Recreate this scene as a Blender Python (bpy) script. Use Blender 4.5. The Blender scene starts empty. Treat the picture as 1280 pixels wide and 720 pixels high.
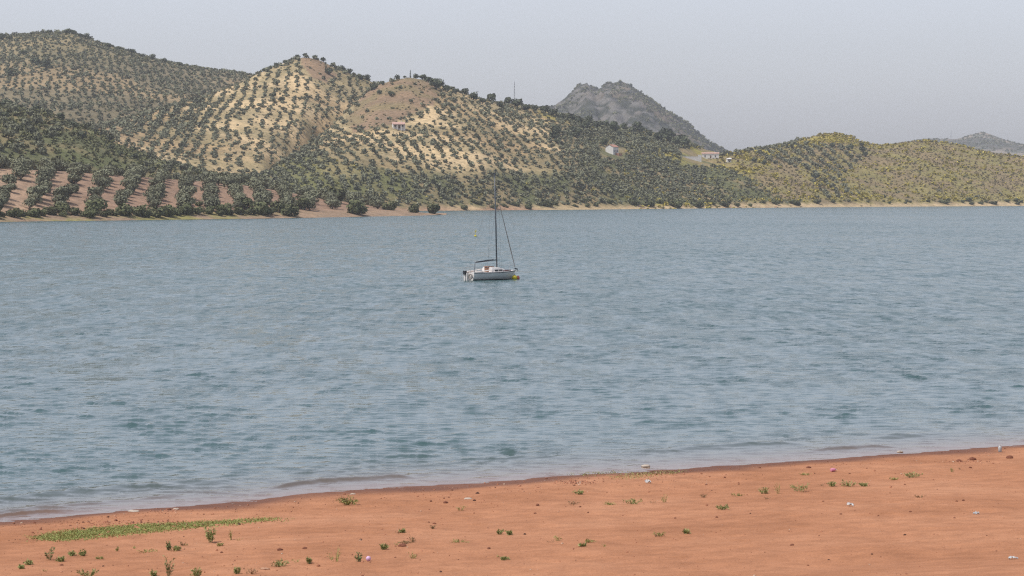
import bpy, math, random
import numpy as np

# ------------------------------------------------------------------ camera, world, sun, exposure
sc = bpy.context.scene
COL = sc.collection
FPX, HZ, CAMZ = 3200.0, 244.0, 8.0          # focal length (px of a 1280 wide frame), horizon row, eye height
cd = bpy.data.cameras.new("camera")
cam = bpy.data.objects.new("camera", cd)
COL.objects.link(cam)
cam.location = (0, 0, CAMZ)
cam.rotation_euler = (math.radians(90), 0, 0)
cd.sensor_width = 36.0
cd.lens = FPX / 1280 * 36
cd.shift_y = -(360 - HZ) / 1280
cd.clip_start, cd.clip_end = 0.5, 40000
cd.dof.use_dof = True
cd.dof.focus_distance = 160
cd.dof.aperture_fstop = 4.5
sc.camera = cam

SUN_EL, SUN_AZ = math.radians(62), math.atan2(-0.90, -0.38)     # azimuth from +Y towards +X
w = bpy.data.worlds.new("World")
sc.world = w
w.use_nodes = True
nt = w.node_tree
nt.nodes.clear()
sky = nt.nodes.new("ShaderNodeTexSky")
sky.sky_type = 'NISHITA'
sky.sun_disc = False
sky.sun_elevation = SUN_EL
sky.sun_rotation = SUN_AZ
sky.altitude = 400
sky.air_density = 1.0
sky.dust_density = 2.0
sky.ozone_density = 2.0
hs = nt.nodes.new("ShaderNodeHueSaturation")
hs.inputs['Saturation'].default_value = 0.36
tint = nt.nodes.new("ShaderNodeMix")
tint.data_type = 'RGBA'
tint.blend_type = 'MULTIPLY'
tint.inputs['Factor'].default_value = 1.0
tint.inputs['B'].default_value = (0.985, 0.975, 1.045, 1)
bg = nt.nodes.new("ShaderNodeBackground")
bg.inputs['Strength'].default_value = 0.14
wo = nt.nodes.new("ShaderNodeOutputWorld")
nt.links.new(sky.outputs[0], hs.inputs['Color'])
nt.links.new(hs.outputs[0], tint.inputs['A'])
nt.links.new(tint.outputs['Result'], bg.inputs['Color'])
nt.links.new(bg.outputs[0], wo.inputs['Surface'])

sl = bpy.data.lights.new("sun", 'SUN')
sl.energy = 3.2
sl.angle = math.radians(1.5)
sl.color = (1.0, 0.95, 0.88)
so = bpy.data.objects.new("sun", sl)
COL.objects.link(so)
so.rotation_euler = (math.pi / 2 - SUN_EL, 0, math.pi - SUN_AZ)
so.location = (-200, -80, 300)

sc.view_settings.view_transform = 'Standard'
sc.view_settings.look = 'None'
sc.view_settings.gamma = 1.0
sc.view_settings.exposure = 0.2
sc.view_settings.use_curve_mapping = False
sc.cycles.use_denoising = False
sc.cycles.use_adaptive_sampling = False
sc.cycles.filter_width = 1.2
sc.cycles.max_bounces = 6
sc.cycles.volume_bounces = 0
sc.cycles.transparent_max_bounces = 12

rng = np.random.default_rng(7)
random.seed(7)


# ------------------------------------------------------------------ helpers
def P(px, py, Y):
    return ((px - 640) / FPX * Y, Y, CAMZ + (HZ - py) / FPX * Y)


def PXY(X, Y, Z):
    return 640 + FPX * X / Y, HZ - (Z - CAMZ) * FPX / Y


def _hash(ix, iy, seed):
    n = (ix.astype(np.int64) * 374761393 + iy.astype(np.int64) * 668265263 + seed * 974711) & 0x7fffffff
    n = ((n ^ (n >> 13)) * 1274126177) & 0x7fffffff
    n = (n ^ (n >> 16)) & 0x7fffffff
    return n / 0x7fffffff


def vnoise(x, y, seed=0):
    x = np.asarray(x, float); y = np.asarray(y, float)
    ix, iy = np.floor(x), np.floor(y)
    fx, fy = x - ix, y - iy
    fx = fx * fx * (3 - 2 * fx); fy = fy * fy * (3 - 2 * fy)
    a = _hash(ix, iy, seed); b = _hash(ix + 1, iy, seed)
    c = _hash(ix, iy + 1, seed); d = _hash(ix + 1, iy + 1, seed)
    return (a * (1 - fx) + b * fx) * (1 - fy) + (c * (1 - fx) + d * fx) * fy


def fbm(x, y, octv=4, seed=0, gain=0.5):
    s, amp, t = 0, 1, 0
    for o in range(octv):
        s = s + amp * vnoise(x * 2 ** o + 17.3 * o, y * 2 ** o - 9.1 * o, seed + o)
        t += amp
        amp *= gain
    return s / t


def ridged(x, y, octv=4, seed=0):
    s, amp, t = 0, 1, 0
    for o in range(octv):
        s = s + amp * (1 - abs(2 * vnoise(x * 2 ** o, y * 2 ** o, seed + o) - 1))
        t += amp
        amp *= 0.55
    return s / t


def sstep(a, b, x):
    t = np.clip((x - a) / (b - a), 0, 1)
    return t * t * (3 - 2 * t)


def mesh_np(name, V, F, smooth=False):
    V = np.asarray(V, np.float32); F = np.asarray(F, np.int32)
    k = F.shape[1]
    me = bpy.data.meshes.new(name)
    me.vertices.add(len(V)); me.vertices.foreach_set('co', V.ravel())
    me.loops.add(F.size); me.loops.foreach_set('vertex_index', F.ravel())
    me.polygons.add(len(F))
    me.polygons.foreach_set('loop_start', np.arange(0, F.size, k, dtype=np.int32))
    me.polygons.foreach_set('loop_total', np.full(len(F), k, np.int32))
    me.polygons.foreach_set('use_smooth', np.full(len(F), smooth))
    me.update(calc_edges=True)
    return me


def fattr(me, name, arr):
    a = me.attributes.new(name, 'FLOAT', 'POINT')
    a.data.foreach_set('value', np.asarray(arr, np.float32))


def cattr(me, name, rgb):
    a = me.attributes.new(name, 'FLOAT_COLOR', 'POINT')
    c = np.ones((len(rgb), 4), np.float32)
    c[:, :3] = rgb
    a.data.foreach_set('color', c.ravel())


def link(name, data, mat=None, parent=None, loc=None):
    o = bpy.data.objects.new(name, data)
    COL.objects.link(o)
    if mat is not None:
        data.materials.append(mat)
    if parent is not None:
        o.parent = parent
    if loc is not None:
        o.location = loc
    return o


def tag(o, label=None, cat=None, group=None, kind=None):
    if label: o['label'] = label
    if cat: o['category'] = cat
    if group: o['group'] = group
    if kind: o['kind'] = kind
    return o


def empty(name, loc, rz=0.0):
    o = bpy.data.objects.new(name, None)
    o.empty_display_size = 0.3
    COL.objects.link(o)
    o.location = loc
    o.rotation_euler = (0, 0, rz)
    return o


class MB:
    """collects shapes; build() links them as one mesh object"""
    def __init__(s):
        s.v, s.f = [], []

    def add(s, V, F):
        o = len(s.v)
        s.v += [tuple(p) for p in V]
        s.f += [tuple(i + o for i in f) for f in F]
        return s

    def box(s, x0, x1, y0, y1, z0, z1):
        V = [(x0, y0, z0), (x1, y0, z0), (x1, y1, z0), (x0, y1, z0), (x0, y0, z1), (x1, y0, z1), (x1, y1, z1), (x0, y1, z1)]
        F = [(0, 3, 2, 1), (4, 5, 6, 7), (0, 1, 5, 4), (1, 2, 6, 5), (2, 3, 7, 6), (3, 0, 4, 7)]
        return s.add(V, F)

    def tube(s, pts, rad, n=8, cap=True):
        pts = [np.array(p, float) for p in pts]
        if not hasattr(rad, '__len__'):
            rad = [rad] * len(pts)
        V, F = [], []
        for i, p in enumerate(pts):
            d = (pts[min(i + 1, len(pts) - 1)] - pts[max(i - 1, 0)])
            d = d / (np.linalg.norm(d) + 1e-9)
            u = np.cross(d, (0, 0, 1) if abs(d[2]) < 0.9 else (1, 0, 0)); u /= np.linalg.norm(u)
            v = np.cross(d, u)
            for k in range(n):
                a = 2 * math.pi * k / n
                V.append(p + rad[i] * (math.cos(a) * u + math.sin(a) * v))
        for i in range(len(pts) - 1):
            for k in range(n):
                F.append((i * n + k, i * n + (k + 1) % n, (i + 1) * n + (k + 1) % n, (i + 1) * n + k))
        if cap:
            F.append(tuple(range(n - 1, -1, -1)))
            F.append(tuple((len(pts) - 1) * n + k for k in range(n)))
        return s.add(V, F)

    def ball(s, c, r, nu=14, nv=9, sx=1, sy=1, sz=1):
        V, F = [], []
        for j in range(nv + 1):
            t = math.pi * j / nv
            for i in range(nu):
                a = 2 * math.pi * i / nu
                V.append((c[0] + r * sx * math.sin(t) * math.cos(a), c[1] + r * sy * math.sin(t) * math.sin(a), c[2] + r * sz * math.cos(t)))
        for j in range(nv):
            for i in range(nu):
                F.append((j * nu + i, (j + 1) * nu + i, (j + 1) * nu + (i + 1) % nu, j * nu + (i + 1) % nu))
        return s.add(V, F)

    def mesh(s, name, smooth=False):
        me = bpy.data.meshes.new(name)
        me.from_pydata(s.v, [], s.f)
        if smooth:
            for p in me.polygons:
                p.use_smooth = True
        me.update()
        return me

    def build(s, name, mat, parent=None, smooth=False, loc=None):
        return link(name, s.mesh(name, smooth), mat, parent, loc)


# ------------------------------------------------------------------ materials
def new_mat(name):
    m = bpy.data.materials.new(name)
    m.use_nodes = True
    n = m.node_tree
    b = n.nodes['Principled BSDF']
    return m, n, b


def N(n, typ, **kw):
    x = n.nodes.new(typ)
    for k, v in kw.items():
        setattr(x, k, v)
    return x


def noise(n, scale, detail=3, rough=0.55, vec=None, w=None):
    x = N(n, 'ShaderNodeTexNoise')
    x.inputs['Scale'].default_value = scale
    x.inputs['Detail'].default_value = detail
    x.inputs['Roughness'].default_value = rough
    if vec is not None:
        n.links.new(vec, x.inputs['Vector'])
    return x


def ramp(n, src, stops):
    r = N(n, 'ShaderNodeValToRGB')
    e = r.color_ramp.elements
    while len(e) < len(stops):
        e.new(0.5)
    for i, (p, c) in enumerate(stops):
        e[i].position = p
        e[i].color = (*c, 1) if len(c) == 3 else c
    n.links.new(src, r.inputs[0])
    return r


def mixc(n, fac, a, b, blend='MIX'):
    m = N(n, 'ShaderNodeMix', data_type='RGBA', blend_type=blend)
    for key, val in (('Factor', fac), ('A', a), ('B', b)):
        if isinstance(val, (int, float)):
            m.inputs[key].default_value = val
        elif isinstance(val, tuple):
            m.inputs[key].default_value = (*val, 1)
        else:
            n.links.new(val, m.inputs[key])
    return m.outputs['Result']


def mathn(n, op, a, b=None):
    m = N(n, 'ShaderNodeMath', operation=op)
    for i, v in enumerate((a, b)):
        if v is None: continue
        if isinstance(v, (int, float)): m.inputs[i].default_value = v
        else: n.links.new(v, m.inputs[i])
    return m.outputs[0]


def attr(n, name):
    a = N(n, 'ShaderNodeAttribute')
    a.attribute_name = name
    return a


def simple(name, col, rough=0.6, var=0.12, scale=8, spec=0.3, metal=0.0):
    """painted / weathered surface: base colour broken by two scales of noise"""
    m, n, b = new_mat(name)
    tc = N(n, 'ShaderNodeTexCoord')
    ns = noise(n, scale, 5, 0.6, tc.outputs['Object'])
    lo = tuple(c * (1 - var * 2) for c in col); hi = tuple(min(1, c * (1 + var)) for c in col)
    r = ramp(n, ns.outputs['Fac'], [(0.3, lo), (0.7, hi)])
    n.links.new(r.outputs[0], b.inputs['Base Color'])
    b.inputs['Roughness'].default_value = rough
    b.inputs['Specular IOR Level'].default_value = spec
    b.inputs['Metallic'].default_value = metal
    return m


def foliage_mat(name, col, warm, var_attr=None):
    m, n, b = new_mat(name)
    geo = N(n, 'ShaderNodeNewGeometry')
    if var_attr:
        rnd = attr(n, var_attr).outputs['Fac']
    else:
        rnd = N(n, 'ShaderNodeObjectInfo').outputs['Random']
    ns = noise(n, 0.9, 3, 0.6, geo.outputs['Position'])
    c1 = mixc(n, rnd, tuple(c * 0.74 for c in col), tuple(c * 1.25 for c in col))
    c2 = mixc(n, ramp(n, ns.outputs['Fac'], [(0.45, (0, 0, 0)), (0.75, (0.7, 0.7, 0.7))]).outputs[0], c1, warm)
    isl = ramp(n, geo.outputs['Random Per Island'], [(0, (0.7, 0.7, 0.7)), (1, (1.25, 1.25, 1.25))])
    c3 = mixc(n, 1.0, c2, isl.outputs[0], 'MULTIPLY')
    n.links.new(c3, b.inputs['Base Color'])
    b.inputs['Roughness'].default_value = 0.75
    b.inputs['Specular IOR Level'].default_value = 0.15
    return m


# ------------------------------------------------------------------ terrain: hills as height fields
FARSHORE = [(-400, 264), (330, 265), (560, 263.2), (700, 262.2), (840, 260.9), (950, 259.6), (1050, 258.8), (1160, 258.0), (1280, 257.4), (1700, 256.6)]


def shoreY(px, tab):
    py = np.interp(px, [t[0] for t in tab], [t[1] for t in tab])
    return CAMZ * FPX / (py - HZ)


SPITSHORE = [(-400, 288), (-100, 279.5), (0, 277.3), (60, 276.2), (130, 275.6), (200, 274.6), (300, 273.4), (380, 272.3), (450, 270.9), (520, 269.6), (552, 268.6)]


class Hill:
    """columns follow bearings; each column interpolates control curves front -> crest, then falls behind"""
    def __init__(s, px0, px1, curves, back=250, drop=60, nz=(8, 110), fine=(1.2, 22), step=3, ysig=9, seed=1, nrow=115):
        s.px = np.arange(px0, px1 + step, step, dtype=float)
        n = len(s.px)
        ker = np.exp(-0.5 * (np.arange(-4, 5) / 1.5) ** 2); ker /= ker.sum()

        def sm(a):
            return np.convolve(np.pad(a, 4, mode='edge'), ker, 'valid')
        Ys, Zs = [], []
        for c in curves:
            c = sorted(c)
            xp = [k[0] for k in c]
            Yc = sm(np.interp(s.px, xp, [k[2] for k in c]))
            pyc = sm(np.interp(s.px, xp, [k[1] for k in c]))
            Zc = CAMZ + (HZ - pyc) / FPX * Yc
            Ys.append(Yc); Zs.append(Zc)
        s.Yfoot, s.Ycrest = Ys[0].copy(), Ys[-1].copy()
        Ys = [Ys[0] - 60] + Ys + [Ys[-1] + 14, Ys[-1] + back]
        Zs = [Zs[0] - 6] + Zs + [Zs[-1] - 0.3, Zs[-1] - drop]
        s.y0, s.y1 = min(y.min() for y in Ys), max(y.max() for y in Ys)
        s.yv = np.linspace(s.y0, s.y1, nrow)
        s.Z = np.zeros((n, nrow))
        dy = s.yv[1] - s.yv[0]
        kk = max(1, int(3 * ysig / dy))
        k2 = np.exp(-0.5 * (np.arange(-kk, kk + 1) * dy / ysig) ** 2); k2 /= k2.sum()
        for i in range(n):
            col = np.interp(s.yv, [y[i] for y in Ys], [z[i] for z in Zs])
            s.Z[i] = np.convolve(np.pad(col, kk, mode='edge'), k2, 'valid')
        X = (s.px[:, None] - 640) / FPX * s.yv[None, :]
        Yg = np.broadcast_to(s.yv[None, :], X.shape)
        up = sstep(2, 14, s.Z)
        nearcrest = 0.35 + 0.65 * sstep(0, 120, np.abs(Yg - s.Ycrest[:, None]))
        s.Z = s.Z + up * nearcrest * nz[0] * (ridged(X / nz[1], Yg / nz[1] * 0.7, 4, seed) - 0.62)
        s.Z = s.Z + sstep(0.2, 3, s.Z) * fine[0] * (fbm(X / fine[1], Yg / fine[1], 3, seed + 9) - 0.5)
        s.X, s.Y = X, Yg
        # horizon table for visibility
        s.el = np.maximum.accumulate((s.Z - CAMZ) / s.Y, axis=1)

    def sample(s, X, Y, table=None):
        T = s.Z if table is None else table
        X = np.asarray(X, float); Y = np.asarray(Y, float)
        px = 640 + FPX * X / Y
        fi = (px - s.px[0]) / (s.px[1] - s.px[0]); fj = (Y - s.y0) / (s.yv[1] - s.yv[0])
        ok = (fi >= 0) & (fi <= len(s.px) - 1) & (fj >= 0) & (fj <= len(s.yv) - 1)
        fi = np.clip(fi, 0, len(s.px) - 1.001); fj = np.clip(fj, 0, len(s.yv) - 1.001)
        i, j = fi.astype(int), fj.astype(int)
        a, b = fi - i, fj - j
        z = (T[i, j] * (1 - a) + T[i + 1, j] * a) * (1 - b) + (T[i, j + 1] * (1 - a) + T[i + 1, j + 1] * a) * b
        return z, ok

    def build(s, mat, colour):
        n, m = s.Z.shape
        V = np.stack([s.X, s.Y, s.Z], -1).reshape(-1, 3)
        idx = np.arange(n * m).reshape(n, m)
        F = np.stack([idx[:-1, :-1], idx[1:, :-1], idx[1:, 1:], idx[:-1, 1:]], -1).reshape(-1, 4)
        me = mesh_np('hill', V, F, True)
        cattr(me, 'ground', colour(V[:, 0], V[:, 1], V[:, 2]))
        o = link('hill', me, mat)
        o['kind'] = 'structure'
        return o

    def hit(s, px, py):
        """ground point seen at a pixel on this hill"""
        ys = s.yv
        X = (px - 640) / FPX * ys
        z, ok = s.sample(X, ys)
        q = HZ - (z - CAMZ) * FPX / ys
        for j in range(len(ys)):
            if q[j] <= py:
                return X[j], ys[j], z[j]
        j = int(np.argmin(q))
        return X[j], ys[j], z[j]


def shore_curve(tab, px0, px1, n=40):
    xs = np.linspace(px0, px1, n)
    return [(x, float(np.interp(x, [t[0] for t in tab], [t[1] for t in tab])), float(shoreY(x, tab))) for x in xs]


spit = Hill(-300, 556, [
    shore_curve(SPITSHORE, -300, 556),
    [(x, py - 3 - 3 * min(1, max(0, (540 - x) / 260)), Y + 6) for x, py, Y in shore_curve(SPITSHORE, -300, 556)],
    [(-300, 205, 830), (0, 208, 880), (100, 214, 905), (200, 222, 945), (300, 230, 985), (350, 238, 1005), (400, 247, 1035), (480, 259, 1065), (530, 266, 1085), (556, 268.4, 1095)]],
    back=110, drop=9, nz=(1.5, 60), fine=(0.5, 9), seed=3)
scrub_hill = Hill(-300, 330, [
    [(-300, 258, 910), (0, 258, 960), (150, 258, 1005), (330, 260, 1080)],
    [(-300, 170, 1040), (0, 172, 1060), (90, 182, 1080), (180, 205, 1100), (330, 232, 1150)],
    [(-300, 118, 1180), (-60, 126, 1180), (0, 133, 1180), (50, 141, 1180), (100, 156, 1180), (150, 180, 1180), (200, 203, 1180), (250, 217, 1180), (330, 231, 1180)]],
    back=200, drop=35, nz=(7, 80), seed=11)
hill_a = Hill(-300, 520, [
    [(-300, 278, 1200), (330, 276, 1350), (520, 270, 1750)],
    [(-300, 140, 1600), (0, 140, 1600), (120, 150, 1600), (330, 150, 1750), (520, 170, 1800)],
    [(-300, 52, 2150), (-60, 50, 2150), (0, 47, 2150), (30, 44, 2130), (62, 39, 2120), (90, 40, 2120), (120, 50, 2120), (160, 63, 2120), (200, 75, 2120), (260, 87, 2120), (310, 94, 2120), (380, 104, 2120), (520, 140, 2120)]],
    back=400, drop=80, nz=(16, 170), seed=21)
hill_b = Hill(60, 640, [
    [(60, 275, 1200), (330, 272, 1320), (400, 268, 1560), (640, 268, 1660)],
    [(60, 188, 1350), (130, 172, 1430), (250, 165, 1520), (380, 148, 1620), (460, 150, 1700), (640, 180, 1730)],
    [(60, 180, 1450), (100, 163, 1500), (130, 151, 1540), (200, 136, 1600), (250, 121, 1680), (310, 98, 1740), (345, 82, 1780), (366, 73, 1800), (382, 70, 1800), (402, 75, 1800), (425, 85, 1800), (445, 93, 1800), (470, 104, 1800), (520, 122, 1800), (640, 160, 1800)]],
    back=330, drop=80, nz=(12, 120), seed=31)
hill_c = Hill(250, 1000, [
    shore_curve(FARSHORE, 250, 1000),
    [(x, py - 6, Y + 12) for x, py, Y in shore_curve(FARSHORE, 250, 1000)],
    [(250, 246, 1260), (330, 238, 1285), (420, 206, 1360), (500, 190, 1440), (600, 195, 1450), (700, 205, 1520), (800, 218, 1620), (900, 220, 1750), (1000, 225, 1800)],
    [(250, 238, 1330), (330, 216, 1360), (372, 190, 1450), (420, 152, 1580), (450, 122, 1640), (470, 106, 1660), (490, 98, 1670), (512, 94, 1680), (535, 99, 1680), (560, 109, 1690), (600, 124, 1700), (650, 132, 1740), (690, 139, 1780), (740, 152, 1850), (800, 161, 1900), (850, 174, 1930), (880, 186, 1950), (930, 200, 1980), (1000, 214, 2000)]],
    back=330, drop=70, nz=(11, 120), seed=41)
hill_d = Hill(780, 1640, [
    shore_curve(FARSHORE, 780, 1640),
    [(x, py - 5.5, Y + 10) for x, py, Y in shore_curve(FARSHORE, 780, 1640)],
    [(780, 244, 1680), (840, 226, 1720), (900, 214, 1780), (1000, 206, 1880), (1100, 208, 1960), (1280, 216, 2040), (1640, 220, 2100)],
    [(780, 236, 1760), (830, 216, 1820), (860, 205, 1860), (890, 196, 1900), (930, 188, 1960), (980, 181, 2020), (1005, 174, 2060), (1022, 169, 2080), (1050, 167, 2090), (1064, 170, 2090), (1076, 179, 2090), (1100, 182, 2100), (1125, 179, 2110), (1145, 177, 2120), (1175, 177, 2130), (1205, 182, 2130), (1240, 190, 2130), (1280, 196, 2130), (1400, 205, 2130), (1640, 215, 2150)]],
    back=350, drop=60, nz=(9, 110), seed=51)
far_right = Hill(1040, 1640, [
    [(1040, 235, 5200), (1640, 235, 5200)],
    [(1040, 190, 6000), (1140, 186, 6000), (1230, 186, 6000), (1640, 192, 6000)],
    [(1040, 190, 6500), (1110, 181, 6500), (1140, 176, 6500), (1165, 173.5, 6500), (1195, 174, 6500), (1207, 171, 6500), (1220, 166, 6500), (1228, 164.5, 6500), (1240, 168, 6500), (1255, 174, 6500), (1270, 178, 6500), (1290, 181, 6500), (1400, 176, 6500), (1640, 188, 6500)]],
    back=900, drop=150, nz=(14, 200), fine=(4, 60), ysig=10, seed=61)


def build_rock():
    h = Hill(600, 1000, [
        [(600, 232, 3500), (1000, 232, 3500)],
        [(600, 200, 3900), (690, 178, 3900), (740, 150, 3900), (800, 150, 3900), (870, 180, 3900), (920, 204, 3900), (1000, 220, 3900)],
        [(600, 178, 4300), (660, 152, 4300), (690, 134, 4300), (702, 127, 4300), (714, 117, 4300), (724, 108, 4300), (734, 106, 4300), (742, 109, 4300), (747, 113, 4300), (753, 107, 4300), (762, 104, 4300), (778, 103, 4300), (792, 109, 4300), (806, 117, 4300), (822, 130, 4300), (840, 142, 4300), (858, 153, 4300), (872, 166, 4300), (886, 178, 4300), (905, 189, 4300), (940, 200, 4300), (1000, 215, 4300)]],
        back=500, drop=160, nz=(20, 90), fine=(6, 20), step=2, ysig=14, seed=71, nrow=190)
    crag = (ridged(h.X / 34, h.Y / 70 + h.Z / 40, 4, 77) - 0.5)
    m = sstep(30, 80, h.Z) * (0.5 + 0.7 * sstep(900, 690, h.X * 0 + h.px[:, None]))
    h.Z = h.Z + m * 26 * crag * (0.3 + 0.7 * sstep(0, 60, np.abs(h.Y - h.Ycrest[:, None])))
    h.el = np.maximum.accumulate((h.Z - CAMZ) / h.Y, axis=1)
    return h


rock = build_rock()
HILLS = [spit, scrub_hill, hill_a, hill_b, hill_c, hill_d]


def hit_top(px, py):
    """ground seen at a pixel over all the hills"""
    ys = np.arange(1100, 2300, 2.0)
    X = (px - 640) / FPX * ys
    zz = np.full(len(ys), -3.0)
    for h in HILLS:
        z, ok = h.sample(X, ys)
        zz = np.where(ok, np.maximum(zz, z), zz)
    q = HZ - (zz - CAMZ) * FPX / ys
    j = np.where(q <= py)[0]
    j = int(j[0]) if len(j) else int(np.argmin(q))
    return X[j], ys[j], zz[j]


def poly_mask(px, py, pts):
    px = np.asarray(px); py = np.asarray(py)
    inside = np.zeros(px.shape, bool)
    j = len(pts) - 1
    for i in range(len(pts)):
        xi, yi = pts[i]; xj, yj = pts[j]
        c = ((yi > py) != (yj > py)) & (px < (xj - xi) * (py - yi) / (yj - yi + 1e-12) + xi)
        inside ^= c
        j = i
    return inside


def lerp(a, b, t):
    return np.asarray(a) * (1 - t[:, None]) + np.asarray(b) * t[:, None]


C_CREAM, C_OCHRE, C_BROWN = (0.56, 0.42, 0.24), (0.36, 0.26, 0.14), (0.27, 0.185, 0.115)
C_GREEN, C_RED, C_DRY = (0.125, 0.13, 0.06), (0.29, 0.19, 0.132), (0.36, 0.30, 0.15)
CAP_C = [(428, 162), (458, 120), (485, 96), (512, 90), (548, 100), (551, 121), (528, 133), (505, 146), (470, 160)]
CAP_B = [(376, 66), (392, 68), (412, 80), (420, 95), (405, 104), (388, 98), (378, 84)]
GREEN_2 = [(60, 176), (110, 168), (160, 186), (185, 206), (140, 212), (80, 204)]
GREEN_C = [(340, 205), (400, 195), (500, 215), (520, 245), (440, 252), (350, 245)]
OLIVE_D = [(935, 182), (1000, 178), (1062, 184), (1078, 200), (1060, 225), (1060, 252), (1020, 252), (1010, 215), (960, 204)]


def patch(X, Y, s, seed, lo=0.42, hi=0.58):
    return sstep(lo, hi, fbm(X / s, Y / s, 4, seed))


def col_spit(X, Y, Z):
    px, py = PXY(X, Y, Z)
    c = lerp(C_RED, (0.38, 0.265, 0.18), sstep(140, -20, px) * 0.8)
    c = lerp((0, 0, 0), (1, 1, 1), 0.85 + 0.3 * fbm(X / 12, Y / 12, 3, 5))* c
    foot = sstep(3.2, 1.4, Z)
    bank = lerp((0.29, 0.205, 0.14), (0.24, 0.22, 0.085), patch(X, Y, 9, 6) * sstep(420, 250, px))
    return c * (1 - foot[:, None]) + bank * foot[:, None]


def col_2(X, Y, Z):
    px, py = PXY(X, Y, Z)
    c = lerp((0.20, 0.165, 0.085), (0.12, 0.125, 0.06), patch(X, Y, 40, 12))
    g = sstep(0.35, 0.6, fbm(X / 30, Y / 30, 2, 8)) * poly_mask(px, py, GREEN_2)
    return lerp(c, (0.10, 0.14, 0.045), 0 * px) * (1 - g[:, None]) + g[:, None] * np.array((0.12, 0.13, 0.058))


def col_a(X, Y, Z):
    c = lerp((0.185, 0.155, 0.095), (0.30, 0.225, 0.13), patch(X, Y, 90, 22, 0.45, 0.62))
    c = lerp((0, 0, 0), (1, 1, 1), 0.8 + 0.4 * fbm(X / 25, Y / 25, 3, 23)) * c
    px, py = PXY(X, Y, Z)
    g = sstep(95, 60, py) * 0.55
    return c * (1 - g[:, None]) + g[:, None] * np.array((0.22, 0.19, 0.10))


def col_b(X, Y, Z):
    px, py = PXY(X, Y, Z)
    c = lerp(C_CREAM, C_OCHRE, patch(X, Y, 70, 32, 0.46, 0.62))
    dl = patch(X, Y, 24, 36, 0.40, 0.58) * 0.65
    c = c * (1 - dl[:, None]) + dl[:, None] * np.array((0.22, 0.19, 0.10))
    g = poly_mask(px + 10 * (fbm(X / 20, Y / 20, 2, 3) - 0.5), py, CAP_B) * 1.0
    c = c * (1 - g[:, None]) + g[:, None] * np.array(C_BROWN)
    g = 0.6 * sstep(210, 130, px)
    return c * (1 - g[:, None]) + g[:, None] * np.array(C_BROWN)


def col_c(X, Y, Z):
    px, py = PXY(X, Y, Z)
    n1 = fbm(X / 30, Y / 30, 3, 45)
    c = lerp(C_CREAM, C_OCHRE, patch(X, Y, 60, 42, 0.45, 0.62))
    dl = patch(X, Y, 24, 48, 0.40, 0.58) * 0.65
    c = c * (1 - dl[:, None]) + dl[:, None] * np.array((0.21, 0.18, 0.095))
    wob = 26 * (n1 - 0.5)
    cap = poly_mask(px + wob, py + 0.5 * wob, CAP_C) * 1.0
    capc = lerp((0.255, 0.175, 0.11), (0.225, 0.175, 0.095), patch(X, Y, 25, 43))
    c = c * (1 - cap[:, None]) + cap[:, None] * capc
    dense = np.clip(sstep(206, 224, py + wob) + sstep(690, 760, px + wob * 2) + sstep(415, 380, px + wob), 0, 1)
    dc = lerp((0.25, 0.195, 0.105), C_GREEN, patch(X, Y, 22, 44, 0.35, 0.55))
    c = c * (1 - dense[:, None]) + dense[:, None] * dc
    gg = poly_mask(px + wob, py + 0.4 * wob, GREEN_C) * 0.6
    c = c * (1 - gg[:, None]) + gg[:, None] * np.array((0.155, 0.155, 0.06))
    ye = sstep(660, 690, px) * sstep(760, 720, px) * sstep(160, 145, py) + sstep(790, 830, px) * sstep(215, 190, py)
    ye = np.clip(ye, 0, 1) * patch(X, Y, 30, 46) * 0.9
    c = c * (1 - ye[:, None]) + ye[:, None] * np.array((0.32, 0.27, 0.07))
    foot = sstep(2.4, 1.2, Z + 3 * (n1 - 0.5))
    fc = lerp((0.44, 0.33, 0.19), (0.33, 0.21, 0.135), patch(X, Y, 30, 47, 0.5, 0.6))
    return c * (1 - foot[:, None]) + fc * foot[:, None]


def col_d(X, Y, Z):
    px, py = PXY(X, Y, Z)
    n1 = fbm(X / 26, Y / 26, 3, 55)
    c = lerp((0.235, 0.18, 0.098), (0.24, 0.205, 0.08), patch(X, Y, 18, 52))
    ye = np.clip(sstep(960, 840, px) + sstep(185, 172, py + 10 * (n1 - 0.5)) * 0.7, 0, 1) * patch(X, Y, 14, 53, 0.35, 0.55)
    c = c * (1 - ye[:, None]) + ye[:, None] * np.array((0.30, 0.25, 0.055))
    foot = sstep(3.0, 1.7, Z + 3 * (n1 - 0.5))
    return c * (1 - foot[:, None]) + foot[:, None] * np.array((0.46, 0.35, 0.21))


def ground_mat():
    m, n, b = new_mat('hillside')
    geo = N(n, 'ShaderNodeNewGeometry')
    n1 = noise(n, 0.35, 5, 0.65, geo.outputs['Position'])
    n2 = noise(n, 0.06, 4, 0.6, geo.outputs['Position'])
    c = mixc(n, 1.0, attr(n, 'ground').outputs['Color'], ramp(n, n1.outputs['Fac'], [(0.3, (0.58, 0.60, 0.58)), (0.52, (1, 1, 1)), (0.7, (1.22, 1.2, 1.16))]).outputs[0], 'MULTIPLY')
    c = mixc(n, 1.0, c, ramp(n, n2.outputs['Fac'], [(0.3, (0.82, 0.84, 0.86)), (0.7, (1.1, 1.08, 1.05))]).outputs[0], 'MULTIPLY')
    n.links.new(c, b.inputs['Base Color'])
    b.inputs['Roughness'].default_value = 0.95
    b.inputs['Specular IOR Level'].default_value = 0.1
    bp = N(n, 'ShaderNodeBump')
    bp.inputs['Strength'].default_value = 0.6
    bp.inputs['Distance'].default_value = 0.8
    n.links.new(n1.outputs['Fac'], bp.inputs['Height'])
    n.links.new(bp.outputs[0], b.inputs['Normal'])
    return m


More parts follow.
